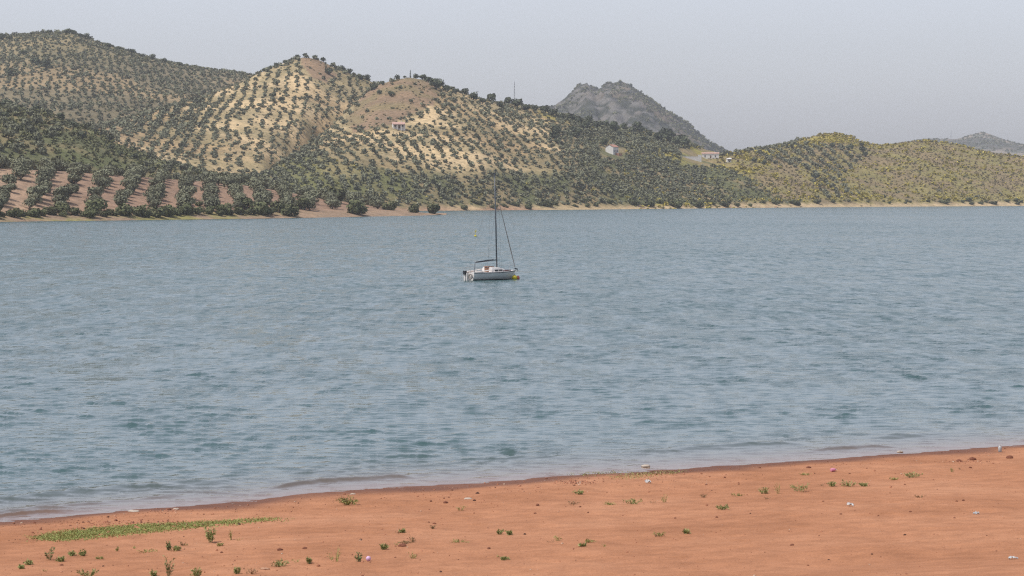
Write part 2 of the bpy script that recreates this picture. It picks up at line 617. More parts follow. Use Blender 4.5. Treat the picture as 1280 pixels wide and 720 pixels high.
M_HILL = ground_mat()
for h, fn in ((spit, col_spit), (scrub_hill, col_2), (hill_a, col_a), (hill_b, col_b), (hill_c, col_c), (hill_d, col_d)):
    h.build(M_HILL, fn)


def col_rock(X, Y, Z):
    px, py = PXY(X, Y, Z)
    r = fbm(X / 40, Y / 60 + Z / 30, 4, 81, 0.6)
    r2 = fbm(X / 13, Y / 40 + Z / 11, 3, 88)
    veg = np.clip(sstep(0.44, 0.56, 0.45 * r + 0.55 * r2 + 0.09 * sstep(740, 860, px)), 0, 1)
    c = lerp((0.145, 0.135, 0.12), (0.042, 0.046, 0.031), veg)
    bare = sstep(0.55, 0.68, fbm(X / 50, Y / 70, 3, 85)) * sstep(700, 800, px) * 0.7
    c = c * (1 - bare[:, None]) + bare[:, None] * np.array((0.20, 0.155, 0.11))
    return c


def col_far(X, Y, Z):
    dots = sstep(0.5, 0.62, vnoise(X / 13, Y / 26, 91))
    pale = sstep(0.45, 0.6, fbm(X / 120, Y / 200, 3, 92))
    c = lerp((0.09, 0.08, 0.06), (0.26, 0.22, 0.17), pale)
    c = c * (1 - dots[:, None] * 0.85) + dots[:, None] * 0.85 * np.array((0.10, 0.11, 0.08))
    return c


rock.build(M_HILL, col_rock)
far_right.build(M_HILL, col_far)

# ground sheet below everything (lake bed and the plain behind the hills)
gm = simple('lake_bed_soil', (0.30, 0.20, 0.13), 0.95, 0.15, 0.02, 0.1)
g = MB().add([(-5150, -50, -3.2), (5150, -50, -3.2), (5150, 7650, -3.2), (-5150, 7650, -3.2)], [(0, 1, 2, 3)]).build('ground', gm)
g['kind'] = 'structure'

# ------------------------------------------------------------------ beach
NEAR = [(-700, 742), (-300, 690), (0, 652), (100, 644), (200, 636), (300, 627.5), (400, 617), (500, 609), (600, 601), (650, 598), (700, 593.5), (800, 588), (900, 582), (1000, 575), (1100, 568.5), (1200, 561), (1280, 556), (1600, 536), (2100, 512)]
_nx = np.array([p[0] for p in NEAR], float)
_ny = CAMZ * FPX / (np.array([p[1] for p in NEAR]) - HZ)
NEARX, NEARY = (_nx - 640) / FPX * _ny, _ny
_xs = np.linspace(NEARX[0], NEARX[-1], 400)
_ys = np.interp(_xs, NEARX, NEARY)
_k = np.exp(-0.5 * (np.arange(-6, 7) / 3.0) ** 2); _k /= _k.sum()
_ys = np.convolve(np.pad(_ys, 6, mode='edge'), _k, 'valid')


def near_shore(X):
    X = np.asarray(X, float)
    y = np.interp(X, _xs, _ys)
    y = y + np.where(X > _xs[-1], (X - _xs[-1]) * 0.7, 0) + np.where(X < _xs[0], (X - _xs[0]) * 0.5, 0)
    return y + 0.65 * (fbm(X / 1.8, X * 0 + 3.3, 3, 101) - 0.5) + 0.9 * (fbm(X / 7, X * 0 + 1.3, 2, 105) - 0.5)


def beach_z(X, Y):
    s = (near_shore(X) - Y) * 0.83
    z = np.where(s < 0, 0.045 * s, 0.038 * s + 0.0007 * np.clip(s, 0, 22) ** 2)
    z = z + np.where(s > 24, (s - 24) * 0.105, 0)
    z = np.maximum(z, -2.6)
    on = sstep(0.2, 4, s)
    z = z + on * (0.11 * (fbm(X / 3.5, Y / 3.5, 4, 111) - 0.5) + 0.22 * (fbm(X / 11, Y / 11, 2, 115) - 0.5))
    z = z + on * 0.034 * (fbm(X / 0.45, Y / 0.6, 3, 118) - 0.5)
    dent = sstep(0.70, 0.86, vnoise(X / 0.36, Y / 0.55, 125)) * sstep(0.5, 0.6, fbm(X / 6, Y / 6, 2, 127))
    z = z - on * 0.03 * dent
    z = z + on * 0.05 * np.exp(-((s - 3.6) / 0.8) ** 2) * fbm(X / 0.5, Y / 0.5, 2, 121)
    return z


def make_beach():
    xs = np.concatenate([np.linspace(-45, -14, 50)[:-1], np.linspace(-14, 20, 260), np.linspace(20, 60, 50)[1:]])
    t = np.concatenate([np.linspace(-32, -1.5, 24)[:-1], np.linspace(-1.5, 46, 320), np.linspace(46, 100, 70)[1:]])
    sh = near_shore(xs)
    X = np.repeat(xs[:, None], len(t), 1)
    Y = sh[:, None] - t[None, :]
    Z = beach_z(X, Y)
    n, m = X.shape
    idx = np.arange(n * m).reshape(n, m)
    F = np.stack([idx[:-1, :-1], idx[:-1, 1:], idx[1:, 1:], idx[1:, :-1]], -1).reshape(-1, 4)
    me = mesh_np('beach', np.stack([X, Y, Z], -1).reshape(-1, 3), F, True)
    s = (sh[:, None] - Y) * 0.83
    wet = sstep(2.1, 0.5, s + 2.6 * (fbm(X / 3, Y / 3, 3, 131) - 0.5))
    fattr(me, 'wet', wet.ravel())
    m_, n_, b = new_mat('red_sand')
    geo = N(n_, 'ShaderNodeNewGeometry')
    big = noise(n_, 0.22, 4, 0.55, geo.outputs['Position'])
    mid = noise(n_, 1.7, 5, 0.65, geo.outputs['Position'])
    fine = noise(n_, 22, 4, 0.7, geo.outputs['Position'])
    c = ramp(n_, big.outputs['Fac'], [(0.3, (0.315, 0.138, 0.066)), (0.5, (0.375, 0.171, 0.087)), (0.72, (0.43, 0.21, 0.114))]).outputs[0]
    c = mixc(n_, 1.0, c, ramp(n_, mid.outputs['Fac'], [(0.3, (0.8, 0.77, 0.74)), (0.65, (1.08, 1.07, 1.06))]).outputs[0], 'MULTIPLY')
    c = mixc(n_, 1.0, c, ramp(n_, fine.outputs['Fac'], [(0.28, (0.66, 0.62, 0.6)), (0.5, (1, 1, 1)), (0.75, (1.12, 1.12, 1.12))]).outputs[0], 'MULTIPLY')
    wa = attr(n_, 'wet').outputs['Fac']
    c = mixc(n_, wa, c, mixc(n_, 1.0, c, (0.42, 0.37, 0.37), 'MULTIPLY'))
    n_.links.new(c, b.inputs['Base Color'])
    rr = mathn(n_, 'SUBTRACT', 0.95, mathn(n_, 'MULTIPLY', wa, 0.3))
    n_.links.new(rr, b.inputs['Roughness'])
    b.inputs['Specular IOR Level'].default_value = 0.25
    bp = N(n_, 'ShaderNodeBump')
    bp.inputs['Strength'].default_value = 0.7
    bp.inputs['Distance'].default_value = 0.03
    hsum = mathn(n_, 'ADD', mid.outputs['Fac'], mathn(n_, 'MULTIPLY', fine.outputs['Fac'], 0.5))
    n_.links.new(hsum, bp.inputs['Height'])
    n_.links.new(bp.outputs[0], b.inputs['Normal'])
    o = link('beach', me, m_)
    o['kind'] = 'structure'


make_beach()


def beach_at(px, py):
    """beach point seen at a pixel"""
    Ys = np.linspace(25, 110, 3000)
    X = (px - 640) / FPX * Ys
    z = beach_z(X, Ys)
    q = HZ - (z - CAMZ) * FPX / Ys
    j = int(np.argmin(np.abs(q - py)))
    return float(X[j]), float(Ys[j]), float(z[j])


# ------------------------------------------------------------------ lake water: real waves, finer ones left to roughness with distance
def make_water():
    uc = 0.232
    u = np.concatenate([np.linspace(-1.6, -0.3, 14), np.linspace(-0.29, -uc, 8)[:-1], np.linspace(-uc, uc, 300), np.linspace(uc, 0.29, 8)[1:], np.linspace(0.3, 1.6, 14)])
    y0 = np.empty(len(u))
    for i, uu in enumerate(u):          # shoreline distance along each bearing
        ys = np.linspace(20, 400, 3000)
        d = near_shore(uu * ys) - ys
        k = np.where(d < 0)[0]
        y0[i] = ys[k[0]] - 0.9 if len(k) else 60.0
    NR1, k1 = 1400, 0.00112
    r1 = np.exp(k1 * np.arange(NR1))
    Y1 = y0[:, None] * r1[None, :]
    end = Y1[:, -1:]
    tt = np.linspace(0, 1, 60)[1:]
    Y2 = end * (2700 / end) ** tt[None, :]
    Y = np.concatenate([Y1, Y2], 1)
    X = u[:, None] * Y
    s = np.maximum(0, (Y - near_shore(X)) * 0.83)           # metres off the beach
    spy, spx = np.broadcast_to(k1 * Y, Y.shape), np.abs(np.gradient(u))[:, None] * Y
    r = np.random.default_rng(5)
    nc = 84
    lam = np.exp(np.linspace(math.log(0.28), math.log(4.0), nc)) * r.uniform(0.95, 1.05, nc)
    ang = r.normal(math.radians(-96), math.radians(27), nc)
    wgt = np.exp(-0.5 * ((np.log(lam) - math.log(0.56)) / 0.62) ** 2)
    slope = 0.106 * wgt / math.sqrt(np.sum(wgt ** 2) / 2)
    ph = r.uniform(0, 2 * math.pi, nc)
    gust = (0.85 + 0.3 * fbm(X / 14, Y / 26, 3, 151)) * (0.75 + 0.5 * sstep(0.36, 0.66, fbm(X / 3.0, Y / 5.0, 3, 152))) * (0.85 + 0.3 * fbm(X / 60, Y / 120, 2, 153))
    Z = np.zeros_like(Y); var = np.zeros_like(Y)
    wx, wy = X + 0.5 * fbm(X / 5, Y / 5, 2, 155), Y + 0.6 * fbm(X / 6, Y / 6, 2, 158)
    for i in range(nc):
        k = 2 * math.pi / lam[i]
        fade = sstep(2.2, 4.2, np.minimum(lam[i] / abs(math.sin(ang[i])) / spy, lam[i] / (abs(math.cos(ang[i])) + .02) / spx))
        Z += fade * slope[i] / k * np.cos(k * (math.cos(ang[i]) * wx + math.sin(ang[i]) * wy) + ph[i])
        var += (1 - fade) * slope[i] ** 2 / 2
    shal = 0.42 + 0.58 * sstep(0.5, 7, s)
    Z = Z * gust * shal
    sg = float(Z[:, 200:600].std()); bb = 0.25
    Z = sg / bb * (np.exp(np.clip(bb * Z / sg, -4, 2.2)) - math.exp(bb * bb / 2))      # flat troughs, peaked crests
    # low swash ridges running along the beach
    n1 = fbm(X / 4.5, Y * 0 + 0.5, 3, 161); n2 = fbm(X / 3.5, Y * 0 + 8.5, 3, 163); n3 = fbm(X / 5.5, Y * 0 + 3.5, 3, 165)
    for c0, wd, am, nn in ((0.8, 0.22, 0.075, n1), (2.0, 0.32, 0.085, n2), (4.3, 0.5, 0.07, n3)):
        Z = Z + am * np.exp(-((s - c0 - 1.4 * (nn - 0.5)) / wd) ** 2) * sstep(0.46, 0.66, nn)
    Z = Z * sstep(2600, 600, Y) + 0.004
    V = np.stack([X, Y, Z], -1).reshape(-1, 3)
    n, m = Y.shape
    idx = np.arange(n * m).reshape(n, m)
    F = np.stack([idx[:-1, :-1], idx[1:, :-1], idx[1:, 1:], idx[:-1, 1:]], -1).reshape(-1, 4)
    me = mesh_np('lake_water', V, F, True)
    fattr(me, 'shallow', np.exp(-s / 2.0).ravel())
    fattr(me, 'chop', np.sqrt(np.minimum(1, var / (0.106 ** 2))).ravel())
    mt, nn, b = new_mat('lake_water')
    geo = N(nn, 'ShaderNodeNewGeometry')
    mp = N(nn, 'ShaderNodeMapping')
    mp.inputs['Scale'].default_value = (0.75, 1.0, 1.0)
    nn.links.new(geo.outputs['Position'], mp.inputs['Vector'])
    ripple = noise(nn, 3.4, 3, 0.6, mp.outputs[0])
    mp2 = N(nn, 'ShaderNodeMapping')
    mp2.inputs['Scale'].default_value = (0.42, 0.10, 1.0)
    nn.links.new(geo.outputs['Position'], mp2.inputs['Vector'])
    group = noise(nn, 1.0, 5, 0.7, mp2.outputs[0])
    mp3 = N(nn, 'ShaderNodeMapping')
    mp3.inputs['Scale'].default_value = (0.012, 0.008, 1.0)
    nn.links.new(geo.outputs['Position'], mp3.inputs['Vector'])
    gustn = noise(nn, 1.0, 3, 0.6, mp3.outputs[0])
    mp4 = N(nn, 'ShaderNodeMapping')
    mp4.inputs['Scale'].default_value = (1.25, 0.30, 1.0)
    nn.links.new(geo.outputs['Position'], mp4.inputs['Vector'])
    dash = noise(nn, 1.0, 4, 0.65, mp4.outputs[0])
    chop = attr(nn, 'chop').outputs['Fac']

    def vmath(op, a, bb):
        v = N(nn, 'ShaderNodeVectorMath', operation=op)
        for i, q in enumerate((a, bb)):
            if isinstance(q, tuple): v.inputs[i].default_value = q
            else: nn.links.new(q, v.inputs[i])
        return v.outputs[0]

    def vscale(a, f):
        v = N(nn, 'ShaderNodeVectorMath', operation='SCALE')
        nn.links.new(a, v.inputs[0])
        if isinstance(f, (int, float)): v.inputs['Scale'].default_value = f
        else: nn.links.new(f, v.inputs['Scale'])
        return v.outputs[0]
    a1 = vscale(vmath('SUBTRACT', ripple.outputs['Color'], (0.5, 0.5, 0.5)), 0.07)
    a2 = vscale(vmath('SUBTRACT', group.outputs['Color'], (0.5, 0.5, 0.5)), mathn(nn, 'MULTIPLY', chop, 0.7))
    a3 = vscale(vmath('SUBTRACT', dash.outputs['Color'], (0.5, 0.5, 0.5)), mathn(nn, 'ADD', 0.02, mathn(nn, 'MULTIPLY', chop, 0.46)))
    off = vmath('MULTIPLY', vmath('ADD', vmath('ADD', a1, a2), a3), (0.7, 1, 0))
    nrm = N(nn, 'ShaderNodeVectorMath', operation='NORMALIZE')
    nn.links.new(vmath('ADD', geo.outputs['Normal'], off), nrm.inputs[0])
    nn.links.new(nrm.outputs[0], b.inputs['Normal'])
    gr = ramp(nn, gustn.outputs['Fac'], [(0.35, (0.75, 0.75, 0.75)), (0.65, (1.15, 1.15, 1.15))])
    gp = ramp(nn, mathn(nn, 'ADD', mathn(nn, 'MULTIPLY', group.outputs['Fac'], 0.45), mathn(nn, 'MULTIPLY', dash.outputs['Fac'], 0.55)), [(0.38, (0.25, 0.25, 0.25)), (0.5, (0.75, 0.75, 0.75)), (0.62, (1.9, 1.9, 1.9))])
    rough = mathn(nn, 'ADD', 0.085, mathn(nn, 'MULTIPLY', mathn(nn, 'MULTIPLY', chop, 0.19), mathn(nn, 'MULTIPLY', gr.outputs[0], gp.outputs[0])))
    nn.links.new(rough, b.inputs['Roughness'])
    sh = attr(nn, 'shallow').outputs['Fac']
    body = ramp(nn, sh, [(0.0, (0.042, 0.090, 0.092)), (0.08, (0.055, 0.082, 0.075)), (0.32, (0.092, 0.076, 0.055)), (0.8, (0.16, 0.085, 0.05))])
    nn.links.new(body.outputs[0], b.inputs['Base Color'])
    b.inputs['IOR'].default_value = 1.33
    b.inputs['Specular IOR Level'].default_value = 0.5
    o = link('lake_water', me, mt)
    o['kind'] = 'structure'


make_water()

# ------------------------------------------------------------------ haze
hm = bpy.data.materials.new('haze')
hm.use_nodes = True
hn = hm.node_tree
hn.nodes.remove(hn.nodes['Principled BSDF'])
pv = hn.nodes.new('ShaderNodeVolumePrincipled')
pv.inputs['Color'].default_value = (0.86, 0.90, 0.97, 1)
pv.inputs['Density'].default_value = 0.000085
pv.inputs['Anisotropy'].default_value = 0.15
hn.links.new(pv.outputs[0], hn.nodes['Material Output'].inputs['Volume'])
hz = MB().box(-5200, 5200, -60, 7700, -4.4, 260).build('haze', hm)
hz['kind'] = 'stuff'

# ------------------------------------------------------------------ trees
def crown_cards(r, n, card, rx, rz, zc, lobes=6, droop=0.25):
    """leaf-clump faces spread through a lumpy crown of several lobes; quads"""
    L = []
    for i in range(lobes):
        a = r.uniform(0, 2 * math.pi); q = r.uniform(0.25, 0.62) * rx
        L.append((q * math.cos(a), q * math.sin(a), zc + r.uniform(-0.35, 0.45) * rz, r.uniform(0.42, 0.62) * rx))
    L.append((0, 0, zc + 0.15 * rz, 0.62 * rx))
    L = np.array(L)
    w_ = L[:, 3] ** 2; w_ /= w_.sum()
    li = r.choice(len(L), n, p=w_)
    d = r.normal(size=(n, 3)); d /= np.linalg.norm(d, axis=1)[:, None]
    rad = r.uniform(0.55, 1.08, n) ** 0.6
    c = L[li, :3] + d * (L[li, 3] * rad)[:, None] * np.array([1, 1, rz / rx * 0.95])
    nrm = d * 0.9 + r.normal(size=(n, 3)) * 0.45 + np.array([0, 0, 0.25])
    nrm /= np.linalg.norm(nrm, axis=1)[:, None]
    t = np.cross(nrm, r.normal(size=(n, 3))); t /= np.linalg.norm(t, axis=1)[:, None]
    b = np.cross(nrm, t)
    s1 = card * r.uniform(0.6, 1.3, n); s2 = card * r.uniform(0.4, 0.9, n)
    q = []
    for (i, j) in ((-1, -0.6), (0.7, -1), (1, 0.5), (-0.5, 1)):
        q.append(c + t * (i * s1 / 2)[:, None] + b * (j * s2 / 2)[:, None])
    V = np.stack(q, 1).reshape(-1, 3)
    V[:, 2] = np.maximum(V[:, 2], 0.05)
    return V, np.arange(4 * n).reshape(-1, 4)


def trunk_mesh(r, h, rad, spread):
    m = MB()
    fork = h * r.uniform(0.4, 0.6)
    m.tube([(0, 0, -0.6), (0.05, 0.02, fork * 0.5), (r.uniform(-.15, .15), r.uniform(-.15, .15), fork)], [rad * 1.35, rad, rad * 0.85], 7)
    a0 = r.uniform(0, 6.28)
    for k in range(3):
        a = a0 + k * 2.1 + r.uniform(-.3, .3)
        m.tube([(0, 0, fork * 0.92), (spread * .45 * math.cos(a), spread * .45 * math.sin(a), h * 0.85), (spread * .8 * math.cos(a), spread * .8 * math.sin(a), h * 1.35)], [rad * .6, rad * .42, rad * .15], 5)
    return m.mesh('trunk', True)


M_OLIVE = foliage_mat('olive_leaves', (0.162, 0.166, 0.105), (0.198, 0.195, 0.122))
M_OLIVE_S = foliage_mat('olive_leaves_grove', (0.162, 0.166, 0.105), (0.198, 0.195, 0.122), 'tint')
M_BARK = simple('bark', (0.11, 0.085, 0.065), 0.9, 0.2, 6)
M_BUSH = foliage_mat('bush_leaves', (0.100, 0.112, 0.052), (0.17, 0.15, 0.075))
M_OAK = foliage_mat('oak_leaves', (0.085, 0.098, 0.058), (0.12, 0.128, 0.068))
M_BROOM = foliage_mat('broom', (0.31, 0.265, 0.06), (0.47, 0.35, 0.055), 'tint')
M_SCRUB = foliage_mat('scrub', (0.135, 0.140, 0.065), (0.18, 0.16, 0.085), 'tint')
M_DRY = foliage_mat('dry_scrub', (0.215, 0.175, 0.098), (0.28, 0.225, 0.105), 'tint')

ro = np.random.default_rng(21)
OLIVE_BIG = []
for i in range(7):
    V, F = crown_cards(ro, 520, 0.66, 2.6, 1.95, 1.95, 8)
    OLIVE_BIG.append((mesh_np('crown', V, F), trunk_mesh(ro, 1.2, 0.24, 1.4)))
    OLIVE_BIG[-1][0].materials.append(M_OLIVE); OLIVE_BIG[-1][1].materials.append(M_BARK)
OLIVE_FAR = [crown_cards(ro, 42, 1.55, 2.5, 1.8, 1.75, 5) for i in range(10)]
OLIVE_MID = []
for i in range(6):
    V, F = crown_cards(ro, 170, 0.95, 2.5, 1.85, 1.85, 6)
    OLIVE_MID.append((mesh_np('crown', V, F), trunk_mesh(ro, 1.2, 0.22, 1.3)))
    OLIVE_MID[-1][0].materials.append(M_OLIVE); OLIVE_MID[-1][1].materials.append(M_BARK)


def top_hill(h, X, Y):
    z, ok = h.sample(X, Y)
    for o in HILLS:
        if o is h: continue
        z2, ok2 = o.sample(X, Y)
        ok &= ~(ok2 & (z2 > z + 0.3))
    return z, ok


def visible(h, X, Y, Z, extra=2.5):
    """is a tree top here in sight from the beach bank (hidden ones are left out)"""
    el = (Z + extra - CAMZ) / Y
    px = 640 + FPX * X / Y
    ok = (px > -60) & (px < 1340)
    for o in HILLS:
        back = 12 if o is h else 0
        yy = np.clip(Y - back, o.y0, o.y1 - 0.01)
        m, inside = o.sample(px * 0 + (px - 640) / FPX * yy, yy, o.el)
        hid = inside & (m > el) & (Y - back > o.y0)
        ok &= ~hid
    return ok


def grid(h, dx, dy, rot, jit, seed, warp=9.0):
    r = np.random.default_rng(seed)
    x0, x1 = h.X.min() - 20, h.X.max() + 20
    cx, cy = (x0 + x1) / 2, (h.y0 + h.y1) / 2
    R = max(x1 - x0, h.y1 - h.y0) * 0.75
    gx, gy = np.meshgrid(np.arange(-R, R, dx), np.arange(-R, R, dy), indexing='ij')
    gx = gx + r.normal(0, jit, gx.shape); gy = gy + r.normal(0, jit, gy.shape)
    c, s = math.cos(rot), math.sin(rot)
    X = (cx + c * gx - s * gy).ravel(); Y = (cy + s * gx + c * gy).ravel()
    X = X + warp * (fbm(X / 60, Y / 60, 2, seed) - 0.5)
    z, ok = top_hill(h, X, Y)
    X, Y, z = X[ok], Y[ok], z[ok]
    v = visible(h, X, Y, z)
    X, Y, z = X[v], Y[v], z[v]
    px, py = PXY(X, Y, z)
    return X, Y, z, px, py, r.random(len(X)), r


CLEAR = [(486, 512, 154, 170), (750, 782, 184, 200), (850, 902, 186, 208), (903, 920, 196, 210)]


def in_clear(px, py):
    return any(a < px < b and c < py < d for a, b, c, d in CLEAR)


olives = []      # (X, Y, Z, scale, place)


def plant(sel, X, Y, Z, r, lo, hi, place):
    for x, y, z in zip(X[sel], Y[sel], Z[sel]):
        if in_clear(*PXY(x, y, z)): continue
        olives.append((x, y, z, r.uniform(lo, hi), place))


# spit: rows running up from the water
X, Y, Z, px, py, q, r = grid(spit, 9.2, 8.0, 0.11, 0.8, 201, 4.0)
plant((Z > 2.4) & (q < 0.86) & (px < 475), X, Y, Z, r, 0.86, 1.36, 'spit')
# scrub hill: scattered olives
X, Y, Z, px, py, q, r = grid(scrub_hill, 9.5, 9.5, 0.3, 1.6, 203)
plant((q < 0.72) & ~poly_mask(px, py, GREEN_2), X, Y, Z, r, 0.75, 1.15, 'scrub')
# hill A
X, Y, Z, px, py, q, r = grid(hill_a, 6.0, 5.6, 0.2, 0.8, 205)
plant((q < np.where(py < 80, 0.62, 0.86)), X, Y, Z, r, 0.42, 0.8, 'a')
# hill B
X, Y, Z, px, py, q, r = grid(hill_b, 6.9, 4.6, 0.05, 0.75, 207, 10)
plant((q < np.where(poly_mask(px, py, CAP_B), 0.12, np.where(px < 260, 0.95, 0.55 + 0.5 * fbm(X / 30, Y / 30, 2, 5)))), X, Y, Z, r, 0.40, 0.86, 'b')
X, Y, Z, px, py, q, r = grid(hill_b, 10.0, 7.0, 0.05, 1.4, 208)
plant((q < 0.8) & ((px < 255) & (py < 160)), X + 5, Y, Z, r, 0.8, 1.15, 'b')
# hill C, open rows / dense foot
X, Y, Z, px, py, q, r = grid(hill_c, 7.1, 4.7, 0.2, 0.75, 209, 10)
cap = poly_mask(px, py, CAP_C)
plant(~cap & (q < 0.5 + 0.6 * fbm(X / 28, Y / 28, 2, 6)) & (Z > 6) & (px < 880), X, Y, Z, r, 0.42, 0.92, 'c')
plant(cap & (q < 0.05), X, Y, Z, r, 0.6, 0.9, 'c')
X, Y, Z, px, py, q, r = grid(hill_c, 7.6, 7.6, 0.2, 2.0, 211)
dense = (py > 218) | (px > 700) | (px < 400)
plant(dense & (q < np.where((px > 690) & (py < 215), 0.6, 0.95)) & (Z > 2.6) & (px < 880) & ~(poly_mask(px, py, GREEN_C) & (q > 0.25)) & ~poly_mask(px, py, CAP_C), X, Y, Z, r, 0.5, 1.0, 'c')
# hill D: one patch of olives and a line along its left crest
X, Y, Z, px, py, q, r = grid(hill_d, 11, 6.8, 0.1, 0.9, 213)
plant(poly_mask(px, py, OLIVE_D) & (q < 0.85) & (Z > 5), X, Y, Z, r, 0.85, 1.2, 'd')
X, Y, Z, px, py, q, r = grid(hill_d, 8, 8, 0.1, 1.5, 215)
plant((px < 1005) & (Y > np.interp(px, hill_d.px, hill_d.Ycrest) - 28) & (q < 0.7), X, Y, Z, r, 0.8, 1.2, 'd')
plant((py > 236) & (px > 1010) & (q < 0.07) & (Z > 5), X, Y, Z, r, 0.7, 1.0, 'd')

olives.sort(key=lambda t: -t[3] / t[1])
# the spit trees first, then whatever shows largest: 300 individuals, the rest one grove
spit_tr = [t for t in olives if t[4] == 'spit']
rest = [t for t in olives if t[4] != 'spit']
indiv = (spit_tr + rest)[:300]
grove = (spit_tr + rest)[300:]
LAB = {'spit': ('olive tree midway up a row on the tilled red spit', 'olive trees midway up the red spit'),
       'spit_top': ('olive tree along the top edge of the red spit against the scrub', 'olive trees along the top of the red spit'),
       'spit_low': ('olive tree at the lower row end just above the spit bank', 'olive trees at the lower row ends of the red spit'),
       'scrub': ('olive tree on the dark scrubby slope behind the red spit', 'olive trees on the scrub slope'),
       'a': ('small olive tree on the highest brown hill', 'olive trees on the high hill'),
       'b': ('olive tree on the steep cream coloured hill', 'olive trees on the cream hill'),
       'c': ('olive tree low on the brown capped hill above the far shore', 'olive trees on the brown capped hill'),
       'd': ('olive tree in the grove on the yellow scrub hill', 'olive trees on the yellow hill')}
rr = random.Random(5)
for (x, y, z, s, pl) in indiv:
    key = pl
    if pl == 'spit':
        yc = float(np.interp(640 + FPX * x / y, spit.px, spit.Ycrest))
        key = 'spit_top' if y > yc - 14 else ('spit_low' if z < 5.2 else 'spit')
    big = pl == 'spit'
    cm, tm = rr.choice(OLIVE_BIG if big else OLIVE_MID)
    e = empty('olive_tree', (x, y, z - 0.05), rr.uniform(0, 6.28))
    e.scale = (s * rr.uniform(0.92, 1.1), s * rr.uniform(0.92, 1.1), s * rr.uniform(0.9, 1.15))
    tag(e, LAB[key][0], 'olive tree', LAB[key][1])
    link('crown', cm, None, e)
    link('trunk', tm, None, e)


def scatter(protos, items, r, squash=(0.85, 1.15)):
    """join many small copies into one array mesh with a tint per copy"""
    Vs, Fs, T, o = [], [], [], 0
    for (x, y, z, s) in items:
        V, F = protos[r.integers(len(protos))]
        a = r.uniform(0, 6.28); c, sn = math.cos(a), math.sin(a)
        W = np.stack([V[:, 0] * c - V[:, 1] * sn, V[:, 0] * sn + V[:, 1] * c, V[:, 2] * r.uniform(*squash)], 1) * s + np.array([x, y, z])
        Vs.append(W); Fs.append(F + o); o += len(V)
        T.append(np.full(len(V), r.random()))
    return np.concatenate(Vs), np.concatenate(Fs), np.concatenate(T)


def stuff(name, label, cat, protos, items, mat, seed, squash=(0.85, 1.15)):
    V, F, T = scatter(protos, items, np.random.default_rng(seed), squash)
    me = mesh_np(name, V, F)
    fattr(me, 'tint', T)
    o = link(name, me, mat)
    return tag(o, label, cat, None, 'stuff')


stuff('olive_grove', 'thousands of small grey green olive trees in rows over the far hills', 'olive grove', OLIVE_FAR,
      [(x, y, z - 0.5, s) for (x, y, z, s, p) in grove], M_OLIVE_S, 31)
print('olives', len(olives), 'indiv', len(indiv))

# shrub cover
SHRUB = [crown_cards(ro, 18, 0.9, 1.0, 0.7, 0.6, 4) for i in range(8)]
br, scb, dry = [], [], []
X, Y, Z, px, py, q, r = grid(hill_d, 3.2, 3.2, 0.4, 1.2, 221)
yel = np.clip(sstep(1010, 880, px) * 1.0 + sstep(196, 176, py) * 0.6 + sstep(232, 250, py) * 0.55, 0.22, 1) * sstep(0.36, 0.54, fbm(X / 22, Y / 22, 3, 223)) + 0.02
for x, y, z, k, p_ in zip(X, Y, Z, q, yel):
    if z < 3.4 and k < 0.8: continue
    if k < p_ * 0.95: br.append((x, y, z - 0.2, r.uniform(0.7, 1.3) + 1.1 * r.random() ** 4))
    elif k < p_ + 0.03: scb.append((x, y, z - 0.2, r.uniform(0.6, 1.3)))
    elif k < 0.30 + 0.8 * float(vnoise(x / 22, y / 22, 77)): dry.append((x, y, z - 0.2, r.uniform(0.4, 1.1)))
X, Y, Z, px, py, q, r = grid(scrub_hill, 3.2, 3.2, 0.4, 1.0, 225)
gp = poly_mask(px, py, GREEN_2)
for x, y, z, k, g_ in zip(X, Y, Z, q, gp):
    if g_:
        if k < 0.85: scb.append((x, y, z - 0.4, r.uniform(0.7, 1.4)))
    elif k < 0.5: scb.append((x, y, z - 0.2, r.uniform(0.7, 1.9)))
    elif k < 0.6: dry.append((x, y, z - 0.2, r.uniform(0.6, 1.1)))
X, Y, Z, px, py, q, r = grid(hill_c, 4.2, 4.2, 0.4, 1.3, 227)
cap = poly_mask(px, py, CAP_C); gc = poly_mask(px, py, GREEN_C)
for x, y, z, k, c_, g_, a, b in zip(X, Y, Z, q, cap, gc, px, py):
    if z < 3.5: continue
    if c_:
        if k < 0.45: dry.append((x, y, z - 0.3, r.uniform(0.4, 0.9)))
        elif k < 0.52: scb.append((x, y, z - 0.2, r.uniform(0.6, 1.5)))
    elif g_:
        if k < 0.62: scb.append((x, y, z - 0.3, r.uniform(0.6, 1.3)))
        elif k < 0.72: br.append((x, y, z - 0.3, r.uniform(0.5, 1.1)))
    elif (b > 222 or a > 720):
        if k < 0.42: scb.append((x, y, z - 0.2, r.uniform(0.6, 1.6)))
        elif k < (0.66 if a > 780 else 0.47): br.append((x, y, z - 0.2, r.uniform(0.6, 1.3)))
    elif k < 0.10: scb.append((x, y, z - 0.2, r.uniform(0.4, 0.9)))
    elif k < 0.34: dry.append((x, y, z - 0.25, r.uniform(0.4, 0.8)))
X, Y, Z, px, py, q, r = grid(hill_a, 5.5, 5.5, 0.4, 1.6, 229)
for x, y, z, k, b in zip(X, Y, Z, q, py):
    if k < (0.42 if b < 85 else 0.14): scb.append((x, y, z - 0.2, r.uniform(0.6, 1.5)))
X, Y, Z, px, py, q, r = grid(hill_b, 4.6, 4.6, 0.4, 1.5, 231)
for x, y, z, k in zip(X, Y, Z, q):
    if k < 0.10: scb.append((x, y, z - 0.2, r.uniform(0.4, 0.9)))
    elif k < 0.32: dry.append((x, y, z - 0.25, r.uniform(0.4, 0.8)))
br, scb = [[t for t in L_ if not in_clear(*PXY(*t[:3]))] for L_ in (br, scb)]
